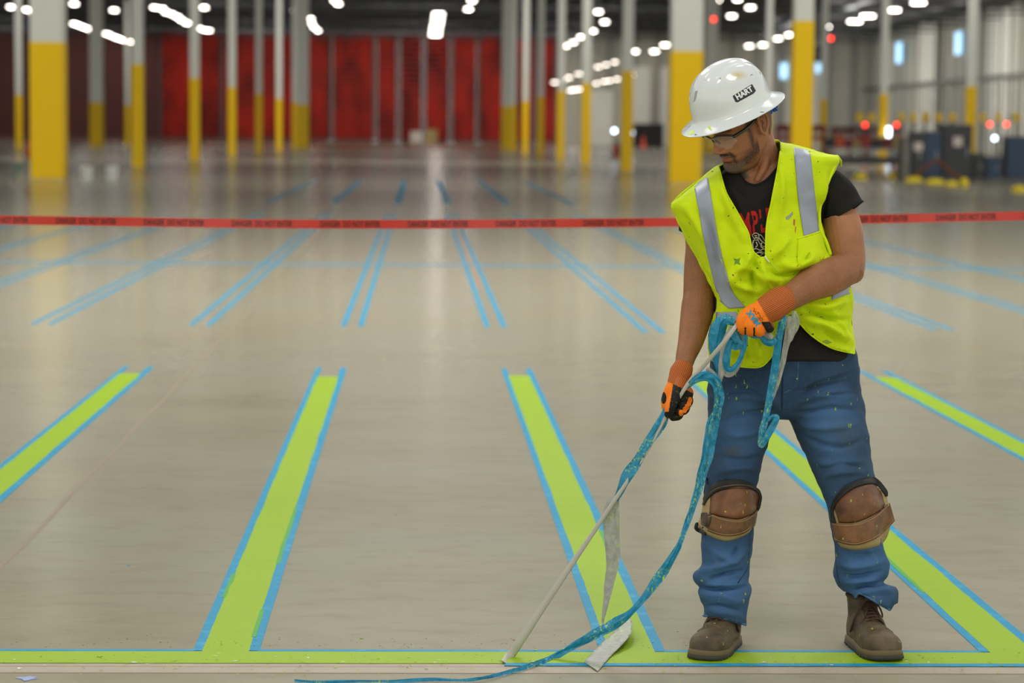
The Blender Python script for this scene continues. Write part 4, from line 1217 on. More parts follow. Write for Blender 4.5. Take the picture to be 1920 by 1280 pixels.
for s, nm in ((1, 'left'), (-1, 'right')):
    xs = np.linspace(.004, .072, 16); vs = []
    nz = 8
    for xx_ in xs:
        t = (xx_ - .004) / .068; zt = np.interp(xx_, T[:, 0], T[:, 1]); zb = zt - (.012 + .030 * math.sin(min(1, t * 1.25) * math.pi * .62 + .25)) * (1 - max(0, t - .75) * 2.6)
        for k in range(nz + 1):
            z = zt + (zb - zt) * k / nz; vs.append(H(s * xx_, gy_(xx_) - .10 * (zt - z), z))
    fs = [(i * (nz + 1) + k, i * (nz + 1) + k + 1, (i + 1) * (nz + 1) + k + 1, (i + 1) * (nz + 1) + k) for i in range(15) for k in range(nz)]
    link2('lens', (vs, fs), M_lens)
    pts = smooth_path([(s * .070, gy_(.070) + .001, .009), (s * .0765, .062, .012), (s * .0785, .040, .015), (s * .0785, .015, .021), (s * .078, -.005, .028), (s * .076, -.02, .022)], 5)
    link2('temple', tube_geo([H(*p) for p in pts], [.0050 - .0014 * i / len(pts) for i in range(len(pts))], 8, 1.0), M_frame)
    link2('nose_pad', tube_geo([H(s * .006, .112, .006), H(s * .011, .103, -.008)], .0022, 6), M_frame)

# ---------------------------------------------------------------- T-shirt
sl_L = [(1530, 345, .07, 34), (1550, 352, .062, 38), (1566, 370, .05, 42), (1576, 388, .045, 41), (1583, 402, .035, 43)]
sl_R = [(1340, 378, .07, 34), (1322, 398, .075, 40), (1314, 424, .07, 42), (1310, 440, .065, 38)]
sm_ = union([rowloft([r for r in torso_rows if r[0] < 590] + [(600, 1340, 1596, .005, .130), (640, 1336, 1599, .01, .137), (672, 1335, 1601, .01, .139), (677, 1338, 1598, .01, .138)]), tubepx(sl_L, 28), tubepx(sl_R, 28)], .005, 4)
# sleeve hems cut square to the arm, hem at the waist, neck opening
carve(sm_, [(1530, 428), (1541, 423), (1604, 388), (1620, 376), (1650, 370), (1660, 470), (1560, 470), (1530, 440)], None, 9)
carve(sm_, [(1255, 424), (1268, 430), (1284, 436), (1300, 444), (1302, 480), (1240, 480)], None, 9)
carve(sm_, [(1381, 316), (1389, 328.5), (1395, 339), (1406, 345), (1420, 346), (1436, 338), (1448, 326), (1459, 313), (1480, 300), (1490, 270), (1370, 270)], True, 9)
carve(sm_, [(1496, 366), (1541, 366), (1535, 384), (1531, 404), (1534, 425), (1536, 437), (1496, 440)], True, 6)
wrinkle(sm_, [([(1360, 340), (1385, 380), (1392, 420)], 5, 4), ([(1372, 350), (1400, 372)], 4, -3), ([(1440, 350), (1425, 380), (1410, 400)], 6, 3),
              ([(1560, 340), (1556, 380), (1545, 420)], 6, 4), ([(1590, 350), (1580, 380)], 5, -4), ([(1500, 640), (1530, 655)], 6, 3)], 2.5, 14, 3, FOLD=1.6)
SHIRT = link('t_shirt', sm_, M_shirt, MAN, True); md = SHIRT.modifiers.new('s', 'SOLIDIFY'); md.thickness = .0025; md.offset = 0
SB = bvh(sm_)
cord('collar', [(1381, 318), (1389, 330), (1396, 340), (1406, 346), (1420, 347), (1436, 339), (1448, 327), (1459, 314)], SB, .0050, M_shirt2, SHIRT, .000, flat=.6)
cord('sleeve_hem', [(1541, 422), (1560, 413), (1584, 400), (1604, 388), (1618, 377)], SB, .0028, M_shirt2, SHIRT, .0)
M_red_ink = mat('red_shirt_ink', '#a8201a', rough=.8, spec=.2)
M_cream = mat('cream_shirt_ink', '#c9c3a0', rough=.8, spec=.2)
for ch, cx, cy, w in (('S', 1372, 425, 13), ('I', 1383.5, 423, 5), ('M', 1398, 420.5, 19), ('P', 1416, 417, 12), ('L', 1430, 414, 10), ('E', 1443, 411, 11)):
    decal_text(ch, cx, cy, w, 44, 6, SB, .0022, M_red_ink, SHIRT, 'shirt_lettering', bold=.03, label='red printed letters')
# cream print below the letters: a loose seated figure in strokes
FIG = [[(1413, 446), (1411, 441), (1415, 437), (1421, 438), (1423, 443), (1421, 449), (1416, 450), (1413, 446)], [(1415, 442), (1419, 442)], [(1416, 446), (1420, 446)], [(1422, 440), (1427, 441), (1431, 446), (1435, 453)], [(1424, 447), (1428, 452), (1434, 456)],
       [(1413, 451), (1411, 458), (1412, 466), (1410, 470)], [(1421, 450), (1425, 457), (1430, 461), (1436, 463)], [(1412, 468), (1418, 466), (1425, 469), (1432, 467), (1437, 469)], [(1411, 472), (1417, 475), (1424, 473), (1430, 476)], [(1415, 478), (1421, 480), (1428, 478)], [(1418, 454), (1420, 460), (1417, 463)], [(1428, 456), (1427, 462), (1431, 465)], [(1426, 471), (1431, 473), (1436, 477)]]
for k, pl in enumerate(FIG):
    cord('shirt_print', pl, SB, .0011 + .0005 * (k % 3), M_cream, SHIRT, .0018, per=4, n=6)

# ---------------------------------------------------------------- jeans
hip_rows = [(640, 1336, 1598, .01, .112), (662, 1334, 1602, .01, .116), (690, 1331, 1610, .01, .120), (720, 1328, 1612, .01, .122), (750, 1327, 1616, .01, .120), (772, 1326, 1620, .01, .112), (784, 1330, 1618, .01, .09)]
legR_rows = [(742, 1328, 1462, .0, .112), (770, 1326, 1462, .0, .108), (800, 1326, 1449, .0, .104), (840, 1326, 1435, .0, .098), (879, 1325, 1426, .0, .09), (907, 1323, 1420, .0, .082), (950, 1320, 1414, -.0, .076), (994, 1317, 1411, .015, .075),
             (1030, 1316, 1409, .03, .074), (1060, 1314, 1407, .04, .074), (1076, 1302, 1405, .045, .074), (1090, 1305, 1402, .05, .070), (1099, 1316, 1405, .05, .068), (1108, 1311, 1407, .05, .070), (1124, 1313, 1404, .05, .070), (1136, 1320, 1402, .05, .068), (1155, 1319, 1400, .05, .068), (1178, 1319, 1398, .05, .066)]
legL_rows = [(742, 1466, 1614, .0, .112), (767, 1468, 1618, .0, .108), (790, 1480, 1622, .0, .105), (815, 1493, 1629, .0, .102), (850, 1512, 1632, .0, .095), (891, 1528, 1639, .0, .088), (920, 1539, 1648, -.005, .082), (955, 1553, 1656, -.01, .078), (1016, 1563, 1655, .01, .075),
             (1040, 1566, 1662, .02, .075), (1057, 1565, 1668, .03, .075), (1076, 1565, 1666, .035, .073), (1092, 1569, 1656, .04, .070), (1102, 1575, 1680, .04, .075), (1119, 1590, 1682, .04, .075), (1135, 1600, 1678, .03, .072), (1150, 1606, 1672, .03, .070)]
legR_rows, legL_rows = ([(r[0], r[1], r[2], -.048 * min(1, max(0, (r[0] - 850) / 170)) - .020 * min(1, max(0, (r[0] - 1095) / 40)), r[4] + .010 * min(1, max(0, (r[0] - 1095) / 40))) for r in q] for q in (legR_rows, legL_rows))
jm = union([rowloft(hip_rows, p=2.5), rowloft(legR_rows, p=2.2), rowloft(legL_rows, p=2.2)], .0052, 3)
jf = [  # hand-placed folds: crotch fans, thigh drags, stacks at the ankle
 ([(1470, 770), (1440, 752), (1395, 742), (1350, 745)], 7, 5), ([(1470, 772), (1430, 772), (1380, 780), (1340, 800)], 7, -5), ([(1466, 760), (1420, 730), (1370, 712)], 6, 4),
 ([(1474, 768), (1510, 748), (1560, 735), (1605, 732)], 6, 5), ([(1474, 772), (1515, 772), (1560, 765), (1610, 770)], 6, -5), ([(1480, 760), (1520, 715), (1570, 700), (1605, 690)], 5, 4), ([(1480, 735), (1530, 725), (1600, 712)], 4, -4),
 ([(1478, 785), (1520, 800), (1570, 800), (1618, 790)], 6, 4), ([(1490, 800), (1530, 828), (1580, 838), (1625, 820)], 6, -4), ([(1440, 800), (1400, 815), (1350, 812)], 7, 4),
 ([(1435, 850), (1400, 862), (1345, 858)], 7, -4), ([(1425, 880), (1390, 876), (1340, 885)], 6, 5), ([(1520, 860), (1560, 872), (1625, 862)], 6, 4), ([(1535, 900), (1570, 886), (1625, 884)], 5, 5), ([(1532, 880), (1580, 870), (1620, 876)], 4, -4),
 ([(1318, 1010), (1350, 1040), (1395, 1060)], 6, 4), ([(1408, 1020), (1380, 1050), (1340, 1064), (1306, 1076)], 6, 6), ([(1318, 1092), (1350, 1078), (1400, 1070)], 4, -8), ([(1304, 1082), (1340, 1092), (1370, 1098), (1404, 1090)], 6, 6),
 ([(1316, 1101), (1350, 1106), (1400, 1098)], 3.5, -8), ([(1312, 1116), (1350, 1118), (1385, 1128), (1402, 1112)], 6, 5), ([(1320, 1137), (1350, 1134), (1390, 1146)], 3.5, -6), ([(1322, 1146), (1370, 1150), (1398, 1160)], 5, 3),
 ([(1330, 1030), (1345, 1060), (1340, 1090)], 5, 3), ([(1385, 1020), (1372, 1050)], 5, -4),
 ([(1570, 1020), (1600, 1040), (1655, 1035)], 6, -4), ([(1566, 1050), (1600, 1062), (1665, 1050)], 6, 6), ([(1570, 1078), (1610, 1080), (1660, 1068)], 4, -6), ([(1572, 1092), (1610, 1090), (1656, 1084)], 5, 6),
 ([(1590, 1108), (1620, 1098), (1655, 1096)], 3.5, -9), ([(1600, 1116), (1640, 1108), (1680, 1108)], 6, 5), ([(1600, 1030), (1590, 1060)], 5, 3), ([(1625, 1022), (1640, 1050)], 5, 3)]
wrinkle(jm, jf, 7, 11, 5, (1, 1, 1.3), FOLD=2.5)
carve(jm, [(1300, 1153), (1319, 1155), (1345, 1157), (1370, 1164), (1398, 1172), (1402, 1166), (1425, 1162), (1430, 1240), (1290, 1240)], None, 8)
carve(jm, [(1568, 1103), (1588, 1109), (1597, 1113), (1604, 1120), (1612, 1111), (1630, 1120), (1650, 1133), (1669, 1144.5), (1676, 1133), (1700, 1120), (1700, 1240), (1560, 1240), (1560, 1103)], None, 8)
co = get_co(jm); P = proj(co)
E2 = lambda cx, cy, rx, ry: np.clip(1.25 - np.linalg.norm((P - [cx, cy]) / [rx, ry], axis=1), 0, 1)
set_attr(jm, 'wear', np.clip(E2(1385, 800, 45, 70) + E2(1560, 800, 50, 80) + E2(1358, 1080, 60, 90) * 1.1 + E2(1620, 1070, 60, 80) * 1.1, 0, 1))
set_attr(jm, 'stain', np.clip(E2(1376, 845, 22, 12) * .55 + E2(1590, 820, 28, 30) * .3 + E2(1345, 1058, 8, 12) * .3 + E2(1570, 800, 26, 26) * .2, 0, 1))
JEANS = link('jeans', jm, M_denim, MAN, True); md = JEANS.modifiers.new('s', 'SOLIDIFY'); md.thickness = .003; md.offset = 0
JB = bvh(jm)
def jcord(name, pts, r=.0018, m=None, off=.0): return cord(name, pts, JB, r, m or M_seam, JEANS, off)
jcord('fly_seam', [(1467, 676), (1467, 710), (1466, 740), (1466, 764)], .0034)
jcord('fly_stitching', [(1497, 674), (1496, 700), (1492, 722), (1478, 732), (1470, 736)], .0016, M_thread)
jcord('fly_stitching', [(1471, 676), (1471, 712), (1470, 736)], .0010, M_thread)
jcord('pocket_seam', [(1540, 663), (1549, 670), (1562, 671), (1576, 666), (1586, 660)], .0022, M_thread)
jcord('inseam', [(1478, 776), (1490, 802), (1504, 832), (1520, 864), (1531, 890), (1543, 918)], .0016)
jcord('inseam_stitching', [(1482, 776), (1494, 802), (1508, 832), (1524, 864), (1536, 892)], .0009, M_thread)
jcord('side_seam', [(1405, 1000), (1403, 1040), (1400, 1066), (1388, 1085), (1382, 1096)], .0022)
jcord('side_seam', [(1566, 1020), (1568, 1050), (1572, 1080), (1576, 1100)], .0022)
jcord('hem_stitching', [(1320, 1149), (1345, 1151), (1370, 1157), (1399, 1165)], .0013, M_thread)
edge_cord('hem', [(1319.5, 1154), (1345, 1156.5), (1370, 1163), (1398, 1171)], jm, .0034, M_hem, JEANS)
jcord('hem_stitching', [(1612, 1105), (1632, 1114), (1652, 1127), (1672, 1138)], .0013, M_thread)
edge_cord('hem', [(1604, 1119), (1612, 1112), (1630, 1121), (1650, 1133), (1668, 1143)], jm, .0034, M_hem, JEANS)

# ---------------------------------------------------------------- safety vest
vest_rows = [(269, 1452, 1482, .035, .055), (276, 1440, 1506, .035, .08), (284, 1420, 1530, .03, .095), (296, 1385, 1570, .02, .112), (311, 1347, 1568, .015, .122), (330, 1322, 1560, .01, .130), (346, 1300, 1553, .005, .134),
             (365, 1277, 1547, 0, .136), (384, 1258, 1540, 0, .138), (404, 1267, 1536, 0, .142), (432, 1281, 1541, 0, .146), (462, 1296, 1552, 0, .148), (494, 1313, 1572, 0, .148), (520, 1327, 1588, 0, .147), (545, 1337, 1597, 0, .146),
             (572, 1342, 1599, 0, .146), (600, 1337, 1600, 0, .148), (625, 1331, 1601, 0, .150), (650, 1328, 1601, 0, .150), (672, 1330, 1602, 0, .150), (696, 1336, 1602, 0, .148)]
vm = union([rowloft(vest_rows, p=2.6)], .0052, 3)
Vpoly = [(1330, 262), (1347, 311), (1353, 335), (1361, 361), (1372, 381), (1382, 398), (1394, 420), (1403, 438), (1409, 464), (1415, 475), (1423, 481), (1436, 481), (1436, 460), (1438, 420), (1446, 382), (1453, 346), (1459, 315), (1463, 285), (1463, 262)]
hem = [(1300, 652), (1328, 652), (1331, 668), (1345, 681), (1381, 686), (1422, 688), (1440, 676), (1450, 659), (1456, 630), (1468, 602), (1480, 590), (1491, 590), (1501, 607), (1525, 631), (1560, 652), (1610, 664), (1640, 740), (1300, 740)]
vf = [([(1409, 470), (1402, 490), (1395, 505)], 5, 8), ([(1423, 481), (1428, 500), (1440, 520), (1462, 530)], 6, 9), ([(1440, 500), (1455, 515), (1490, 512), (1530, 500)], 5, -7), ([(1460, 490), (1490, 500), (1530, 480)], 7, 8),
      ([(1395, 480), (1380, 520), (1400, 540), (1440, 545)], 8, 6), ([(1420, 490), (1410, 520), (1420, 550)], 6, -6), ([(1350, 430), (1365, 500), (1385, 560)], 8, 4), ([(1320, 400), (1340, 470), (1352, 540)], 8, -4),
      ([(1375, 500), (1410, 505), (1440, 535), (1455, 560)], 6, 7), ([(1500, 560), (1540, 575), (1590, 560)], 7, 6), ([(1490, 590), (1540, 610), (1590, 640)], 8, 8), ([(1500, 580), (1550, 595), (1597, 600)], 5, -7), ([(1520, 600), (1560, 630), (1595, 650)], 5, -5),
      ([(1545, 570), (1570, 600), (1590, 640)], 5, 4), ([(1360, 640), (1390, 660), (1430, 655)], 7, 6), ([(1380, 620), (1400, 650), (1395, 680)], 6, -6), ([(1420, 630), (1425, 660), (1415, 682)], 6, 6), ([(1345, 650), (1360, 672)], 5, 5),
      ([(1462, 300), (1466, 360), (1460, 420)], 6, 4), ([(1545, 320), (1538, 370), (1532, 400)], 6, 4), ([(1280, 380), (1310, 420), (1330, 470)], 7, 5), ([(1480, 440), (1460, 470), (1445, 480)], 6, 5), ([(1345, 330), (1370, 400), (1400, 460)], 5, 4)]
wrinkle(vm, vf, 8, 11, 9, FOLD=4.2)
carve(vm, Vpoly, True, 8); carve(vm, hem, None, 8)
# armhole on the image-right side: cut the side wall behind the arm
VEST = link('safety_vest', vm, M_vest, MAN, True); VEST['label'] = 'lime mesh safety vest with grey stripes'
md = VEST.modifiers.new('s', 'SOLIDIFY'); md.thickness = .003; md.offset = 0
VB = bvh(vm)
def vcord(name, pts, r=.0034, m=None, off=.0, flat=.7): return cord(name, pts, VB, r, m or M_bind, VEST, off, flat=flat)
edge_cord('binding', Vpoly[1:11], vm, .0034, M_bind, VEST, flat=.7, dz=.001); edge_cord('binding', Vpoly[11:18], vm, .0034, M_bind, VEST, flat=.7, dz=.001)
vcord('binding', [(1350, 310), (1325, 328), (1301, 345), (1277, 364), (1260, 382)], .003)
vcord('binding', [(1262, 388), (1270, 410), (1284, 434), (1299, 464), (1315, 494), (1329, 520), (1338, 545)], .0034)
link('binding', mesh('binding', *tubepx([(1569, 300, -.02, 2.4), (1561, 320, -.045, 2.8), (1551, 345, -.055, 3.2), (1541, 372, -.06, 3.4), (1536, 400, -.06, 3.4), (1539, 430, -.06, 3.4), (1549, 453, -.06, 3.4), (1557, 476, -.06, 3.2)], 10)), M_bind, VEST, True)
edge_cord('binding', hem[2:10], vm, .003, M_bind, VEST, flat=.7); edge_cord('binding', hem[11:15] + [(1601, 662)], vm, .0034, M_bind, VEST, flat=.7)
cap = tube_geo([W(1560, 292, -.03), W(1571, 293, -.01), W(1576, 300, .02), W(1577, 311, .03)], [.003, .005, .005, .003], 10, .6)
link('shoulder_edge', mesh('shoulder_edge', *cap), M_bind, VEST, True)
band([(1301, 347), (1306, 375), (1311, 398), (1320, 450), (1333, 507), (1345, 552), (1352, 566), (1366, 578)], [(1327, 331), (1332, 360), (1337, 391), (1345, 440), (1357, 494), (1368, 530), (1376, 551), (1398, 576)], VB, .0045, 8, 6, 'reflective_stripe', M_refl, VEST)
band([(1488, 275.5), (1490, 300), (1493, 329), (1496, 365), (1500, 397), (1508, 445.6)], [(1519, 282), (1521, 300), (1524, 329), (1528, 365), (1532, 397), (1536, 433.6)], VB, .0045, 8, 6, 'reflective_stripe', M_refl, VEST)
band([(1343, 585), (1341, 607)], [(1380, 584), (1392, 607)], VB, .005, 12, 6, 'reflective_stripe', M_refl, VEST)
band([(1560, 545), (1560, 562)], [(1595, 537), (1595, 550)], VB, .0045, 8, 4, 'reflective_stripe', M_refl, VEST)
pk, _ = cushion('pocket', [(1496, 447), (1516, 441), (1537, 434), (1545, 450), (1553, 470), (1540, 490), (1520, 506), (1497, 516), (1494, 490), (1495, 465)], VB, .0035, .006, M_vest, VEST, thick=.003, per=3)
cord('pocket_edge', [(1496, 447), (1516, 441), (1537, 434)], VB, .0026, M_bind, VEST, .004)
vcord('zip', [(1437, 482), (1448, 496), (1460, 510), (1470, 522), (1478, 534)], .0028, mat('zip_tape', '#b4cf1a', rough=.6))
zp = cord('zip_pull', [(1434, 480), (1438, 486), (1442, 491)], VB, .0022, mat('white_zip_pull', '#dfe3d0', rough=.4), VEST, .004)
# hand-smeared paint on the vest
for k, (pl, c) in enumerate((([(1375, 484), (1383, 486), (1388, 483), (1386, 491), (1389, 497), (1380, 494), (1376, 497), (1378, 490)], '#5f8f14'), ([(1473, 407), (1482, 401), (1486, 396), (1487, 402), (1480, 411), (1474, 412)], '#8d9a78'),
        ([(1488, 410), (1491, 412), (1490, 424), (1487, 420)], '#b0562a'), ([(1491, 424), (1493, 425), (1492, 436), (1490, 434)], '#b0742a'), ([(1290, 415), (1296, 420), (1303, 425), (1302, 427), (1294, 422)], '#7f8468'), ([(1372, 514), (1376, 514), (1376, 518), (1373, 517)], '#9c4d22'),
        ([(1540, 640), (1550, 636), (1560, 642), (1550, 646)], '#8aa012'))):
    patch('paint_smear', pl, VB, .0022, mat('smear_%d' % k, c, rough=.6), VEST)
# ================================================================ BOOTS, KNEE PADS, GLOVES
def boot(tip, head_deg, label, side, spring=0.0):
    a = math.radians(head_deg); fw = Vector((math.sin(a), -math.cos(a), 0)); rt = Vector((math.cos(a), math.sin(a), 0)); Lb = .292
    org = Vector(tip) - fw * Lb
    B = lambda u, v, w: org + rt * u + fw * v + Vector((0, 0, w + spring * max(0, (v - .17) / .12) ** 2))
    root = empty('work_boot', (org[0], org[1], 0)); root.parent = MAN; root.matrix_parent_inverse = Matrix.Translation(-Vector(MAN.location)); root['label'] = label
    def add(name, v, f, m, smooth=True, sub=None):
        o = link(name, mesh(name, v, f), m, None, smooth); o.parent = root; o.matrix_parent_inverse = Matrix.Translation(-org.xyz * Vector((1, 1, 0)) if False else -Vector((org[0], org[1], 0))); return o
    bend = lambda v: .006 * side * math.sin(v / Lb * math.pi)
    sec = [(0.004, .022, .070), (.012, .031, .092), (.03, .037, .11), (.06, .040, .12), (.10, .041, .122), (.125, .043, .112), (.155, .0465, .096), (.185, .051, .083), (.215, .0545, .078), (.240, .0545, .076), (.262, .050, .068), (.280, .039, .054), (.290, .022, .040), (.293, .008, .030)]
    S = smooth_path(sec, 4); R = []
    for v, hw, top in S:
        r = []
        for k in range(40):
            t = 2 * math.pi * k / 40; c, s_ = math.cos(t), math.sin(t)
            x = hw * sgnpow(c, .8); z = .016 + (top - .016) * (.32 + (.68 * sgnpow(s_, .85) if s_ > 0 else .32 * sgnpow(s_, .6)))
            r.append(B(x + bend(v), v, z))
        R.append(r)
    upper = ring_geo(R)
    R = []
    for z, cv, hv, hu in smooth_path([(.04, .062, .060, .036), (.08, .060, .062, .040), (.11, .058, .060, .042), (.125, .054, .054, .042), (.140, .050, .053, .043), (.150, .048, .052, .043), (.155, .048, .047, .038)], 4):
        R.append([B(hu * math.cos(t), cv + hv * math.sin(t), z) for t in np.linspace(0, 2 * math.pi, 41)[:-1]])
    shaft = ring_geo(R)
    cap = tube_geo([B(-.046, .205, .040), B(-.040, .198, .066), B(-.02, .190, .082), B(0, .187, .086), B(.02, .190, .082), B(.040, .198, .066), B(.046, .205, .040)], .0048, 8)
    quarter = [tube_geo([B(s * .042, .165, .028), B(s * .038, .150, .075), B(s * .026, .138, .103), B(s * .022, .10, .125), B(s * .024, .088, .142)], .0042, 8) for s in (-1, 1)]
    me = union([upper, shaft, cap] + quarter, .0032, 3)
    co = get_co(me); n = get_no(me); d = np.array([noise.noise(Vector(c * 26)) * .0016 + noise.noise(Vector(c * 70)) * .0008 for c in co]); set_co(me, co + n * d[:, None])
    o = link('upper', me, M_boot, None, True); o.parent = root; o.matrix_parent_inverse = Matrix.Translation(-Vector((org[0], org[1], 0)))
    def outline(e):
        pts = [(v, hw + e) for v, hw, _ in S]; 
        return [(w + bend(v), v) for v, w in pts] + [(-w + bend(v), v) for v, w in reversed(pts)]
    ol = outline(.0025); mid = []
    for z, s in ((.011, .97), (.013, 1.0), (.022, .99), (.028, .92)):
        mid.append([B(u * s, Lb / 2 + (v - Lb / 2) * (1 + (s - 1) * .3) + (.004 if v > .2 else -.004 if v < .05 else 0), z) for u, v in ol])
    add('midsole', *ring_geo(mid), M_mid)
    out = []
    for z, s in ((.0, .95), (.003, .99), (.012, 1.0)):
        out.append([B(u * s, Lb / 2 + (v - Lb / 2) * (1 + (s - 1) * .3) + (.005 if v > .2 else -.005 if v < .05 else 0), z + (.006 if .10 < v < .15 else 0) * (z < .01)) for u, v in ol])
    mbs = MB().add(*ring_geo(out))
    for i in range(2, len(ol) // 2 - 2, 3):     # tread lugs round the edge
        for q in (ol[i], ol[-1 - i]):
            u, v = q; sg = 1 if u > 0 else -1
            p = B(u + sg * .0005, v, .001)
            for dz in (0,):
                vs = [B(u + sg * e, v + f, z) for z in (.001, .010) for e in (-.006, .0012) for f in (-.006, .006)]
                mbs.add(vs, [(0, 1, 3, 2), (4, 6, 7, 5), (0, 4, 5, 1), (2, 3, 7, 6), (0, 2, 6, 4), (1, 5, 7, 3)])
    add('outsole', mbs.v, mbs.f, M_sole)
    ub = bvh(me)
    # laces: rungs over the tongue and loose loops
    lc = MB()
    for k, v in enumerate((.160, .146, .132, .119, .108)):
        z = np.interp(v, [.10, .12, .16], [.142, .118, .100]); w = .030 - .001 * k
        lc.tube(smooth_path([B(-w, v - .010, z - .016), B(-w * .6, v, z - .002), B(0, v + .003, z + .003), B(w * .6, v, z - .002), B(w, v - .006, z - .016)], 4), .0026, 8)
        if k: lc.tube(smooth_path([B(-w, v - .006, z - .012), B(0, v + .008, z + .003), B(w, v + .004, z - .020)], 5), .0024, 8)
    z0 = .143
    lc.tube(smooth_path([B(0, .104, z0 - .010), B(side * .022, .120, z0 - .008), B(side * .044, .118, .100), B(side * .056, .112, .060), B(side * .050, .104, .058), B(side * .040, .106, .098), B(0, .106, z0 - .006)], 6), .0026, 8)
    lc.tube(smooth_path([B(0, .104, z0 - .010), B(-side * .02, .125, z0 - .008), B(-side * .034, .130, .110), B(-side * .028, .138, .098), B(-side * .012, .126, .128), B(0, .106, z0 - .006)], 6), .0026, 8)
    lc.tube(smooth_path([B(0, .104, z0 - .006), B(side * .012, .130, .122), B(side * .028, .148, .100), B(side * .040, .150, .082)], 5), .0024, 8)
    lc.tube([B(-.006, .106, z0 - .006), B(.006, .107, z0 - .006)], .005, 8)
    add('laces', lc.v, lc.f, M_lace)
    # pull tab and padded collar
    add('collar', *tube_geo([B(.041 * math.cos(t), .048 + .050 * math.sin(t), .150) for t in np.linspace(math.radians(110), math.radians(430), 30)], .0065, 10), mat('boot_collar', '#3d3222', rough=.8))
    return root
t1 = F(1316, 1239.5); t2 = F(1668, 1242.5); 
boot(t1, -24, 'brown work boot pointing toward the camera, left foot in the photo', 1, .004)
boot(t2, 9, 'brown work boot turned outward, right foot in the photo', -1, .008)

# ---- knee pads
c8 = lambda L: [(1260 + x / 3.2, 860 + y / 3.2) for x, y in L]
def sub(o, root): o.parent = root; o.matrix_parent_inverse = Matrix(); return o
def knee_root(label):
    k = empty('knee_pad', (0, 0, 0)); k.parent = MAN; k.matrix_parent_inverse = Matrix.Translation(-Vector(MAN.location)); k['label'] = label; return k
K1 = knee_root('brown leather knee pad with black edge, left in the photo')
o, b1 = cushion('foam_base', c8([(186, 262), (196, 215), (232, 165), (290, 133), (350, 122), (430, 128), (500, 165), (536, 212), (532, 290), (512, 320), (500, 398), (445, 455), (340, 493), (262, 478), (200, 448), (148, 420), (150, 392), (172, 340)]), JB, .004, .020, M_foam, None); sub(o, K1)
o, b2 = cushion('leather_cap', c8([(222, 330), (228, 260), (236, 222), (290, 188), (390, 172), (480, 180), (519, 212), (515, 262), (500, 320), (440, 352), (390, 364), (310, 352)]), b1, .002, .012, M_padcap, None, thick=.004); sub(o, K1); b2 = [b1, b2]
sub(band(c8([(184, 275), (188, 245), (200, 212), (236, 164), (292, 133), (350, 122), (430, 128), (500, 165), (536, 210), (532, 262), (518, 312)]), c8([(196, 278), (208, 252), (228, 228), (262, 200), (320, 180), (390, 168), (440, 170), (486, 184), (520, 215), (518, 262), (508, 306)]), b1, .003, 6, 5, 'edge_binding', M_blk, None, .005), K1)
sub(cord('edge_seam', c8([(200, 245), (238, 196), (300, 168), (390, 156), (470, 164), (518, 196)]), b1, .0022, M_strap, None, .005, flat=.6), K1)
sub(cord('edge_binding', c8([(150, 392), (148, 420), (200, 447)]), b1, .006, M_blk, None, .0), K1)
sub(band(c8([(216, 340), (250, 336), (300, 356), (390, 372), (450, 358), (516, 308)]), c8([(216, 432), (250, 446), (310, 462), (380, 460), (440, 440), (492, 398)]), b2, .008, 10, 5, 'strap', M_strap, None, .004), K1)
sub(band(c8([(176, 325), (238, 338)]), c8([(176, 392), (220, 408)]), b2, .009, 6, 4, 'buckle_tab', mat('brown_webbing', '#4a3824', rough=.8), None, .003), K1)
sub(cord('buckle', c8([(182, 328), (208, 330), (206, 395), (180, 388), (182, 328)]), b2, .0026, M_buckle, None, .010, per=3), K1)
sub(cord('buckle', c8([(212, 336), (238, 342), (218, 408), (200, 400)]), b2, .0022, M_buckle, None, .010, per=3), K1)
for pts in ([(219, 346), (250, 343), (300, 362), (390, 378), (450, 364), (512, 318)], [(219, 424), (250, 438), (310, 454), (380, 452), (440, 432), (492, 390)]):
    sub(cord('strap_stitching', c8(pts), b2, .0007, mat('tan_thread', '#a98a5c'), None, .0125), K1)
# frayed cord ends and tape scrap behind the pad
fr = MB()
for k in range(7):
    a = W(1330, 900 + k, -.05); q = W(1318 + k * 1.2, 893 + k * 2.6, -.06); fr.tube([a, (a + q) / 2 + Vector((0, 0, .003)), q], .0012, 5)
o = fr.build('frayed_cord', M_blk, None, True); sub(o, K1)
K2 = knee_root('brown leather knee pad with a wide lower strap, right in the photo')
o, b3 = cushion('foam_base', c8([(958, 272), (1000, 205), (1060, 155), (1150, 120), (1220, 116), (1284, 188), (1292, 245), (1318, 330), (1304, 430), (1270, 500), (1210, 530), (1120, 548), (1040, 541), (1000, 515), (975, 450), (958, 370)]), JB, .004, .022, M_foam, None); sub(o, K2)
o, b4 = cushion('leather_cap', c8([(1000, 384), (985, 330), (973, 290), (1010, 235), (1080, 180), (1150, 155), (1212, 150), (1250, 190), (1272, 250), (1276, 285), (1230, 325), (1150, 366), (1080, 385)]), b3, .002, .013, M_padcap, None, thick=.004); sub(o, K2); b4 = [b3, b4]
sub(band(c8([(955, 384), (952, 330), (956, 276), (996, 204), (1060, 152), (1150, 116), (1222, 112), (1288, 184), (1294, 222)]), c8([(984, 384), (972, 335), (974, 292), (1012, 236), (1078, 182), (1148, 156), (1212, 150), (1264, 196), (1282, 226)]), b3, .003, 6, 5, 'edge_binding', M_blk, None, .005), K2)
sub(cord('edge_binding', c8([(985, 505), (1002, 528), (1040, 542)]), b3, .006, M_blk, None, .0), K2)
sub(band(c8([(955, 382), (1010, 392), (1080, 391), (1150, 376), (1230, 332), (1306, 262)]), c8([(978, 492), (1030, 508), (1100, 517), (1170, 500), (1250, 458), (1336, 370)]), b4, .008, 12, 5, 'strap', M_strap, None, .004), K2)
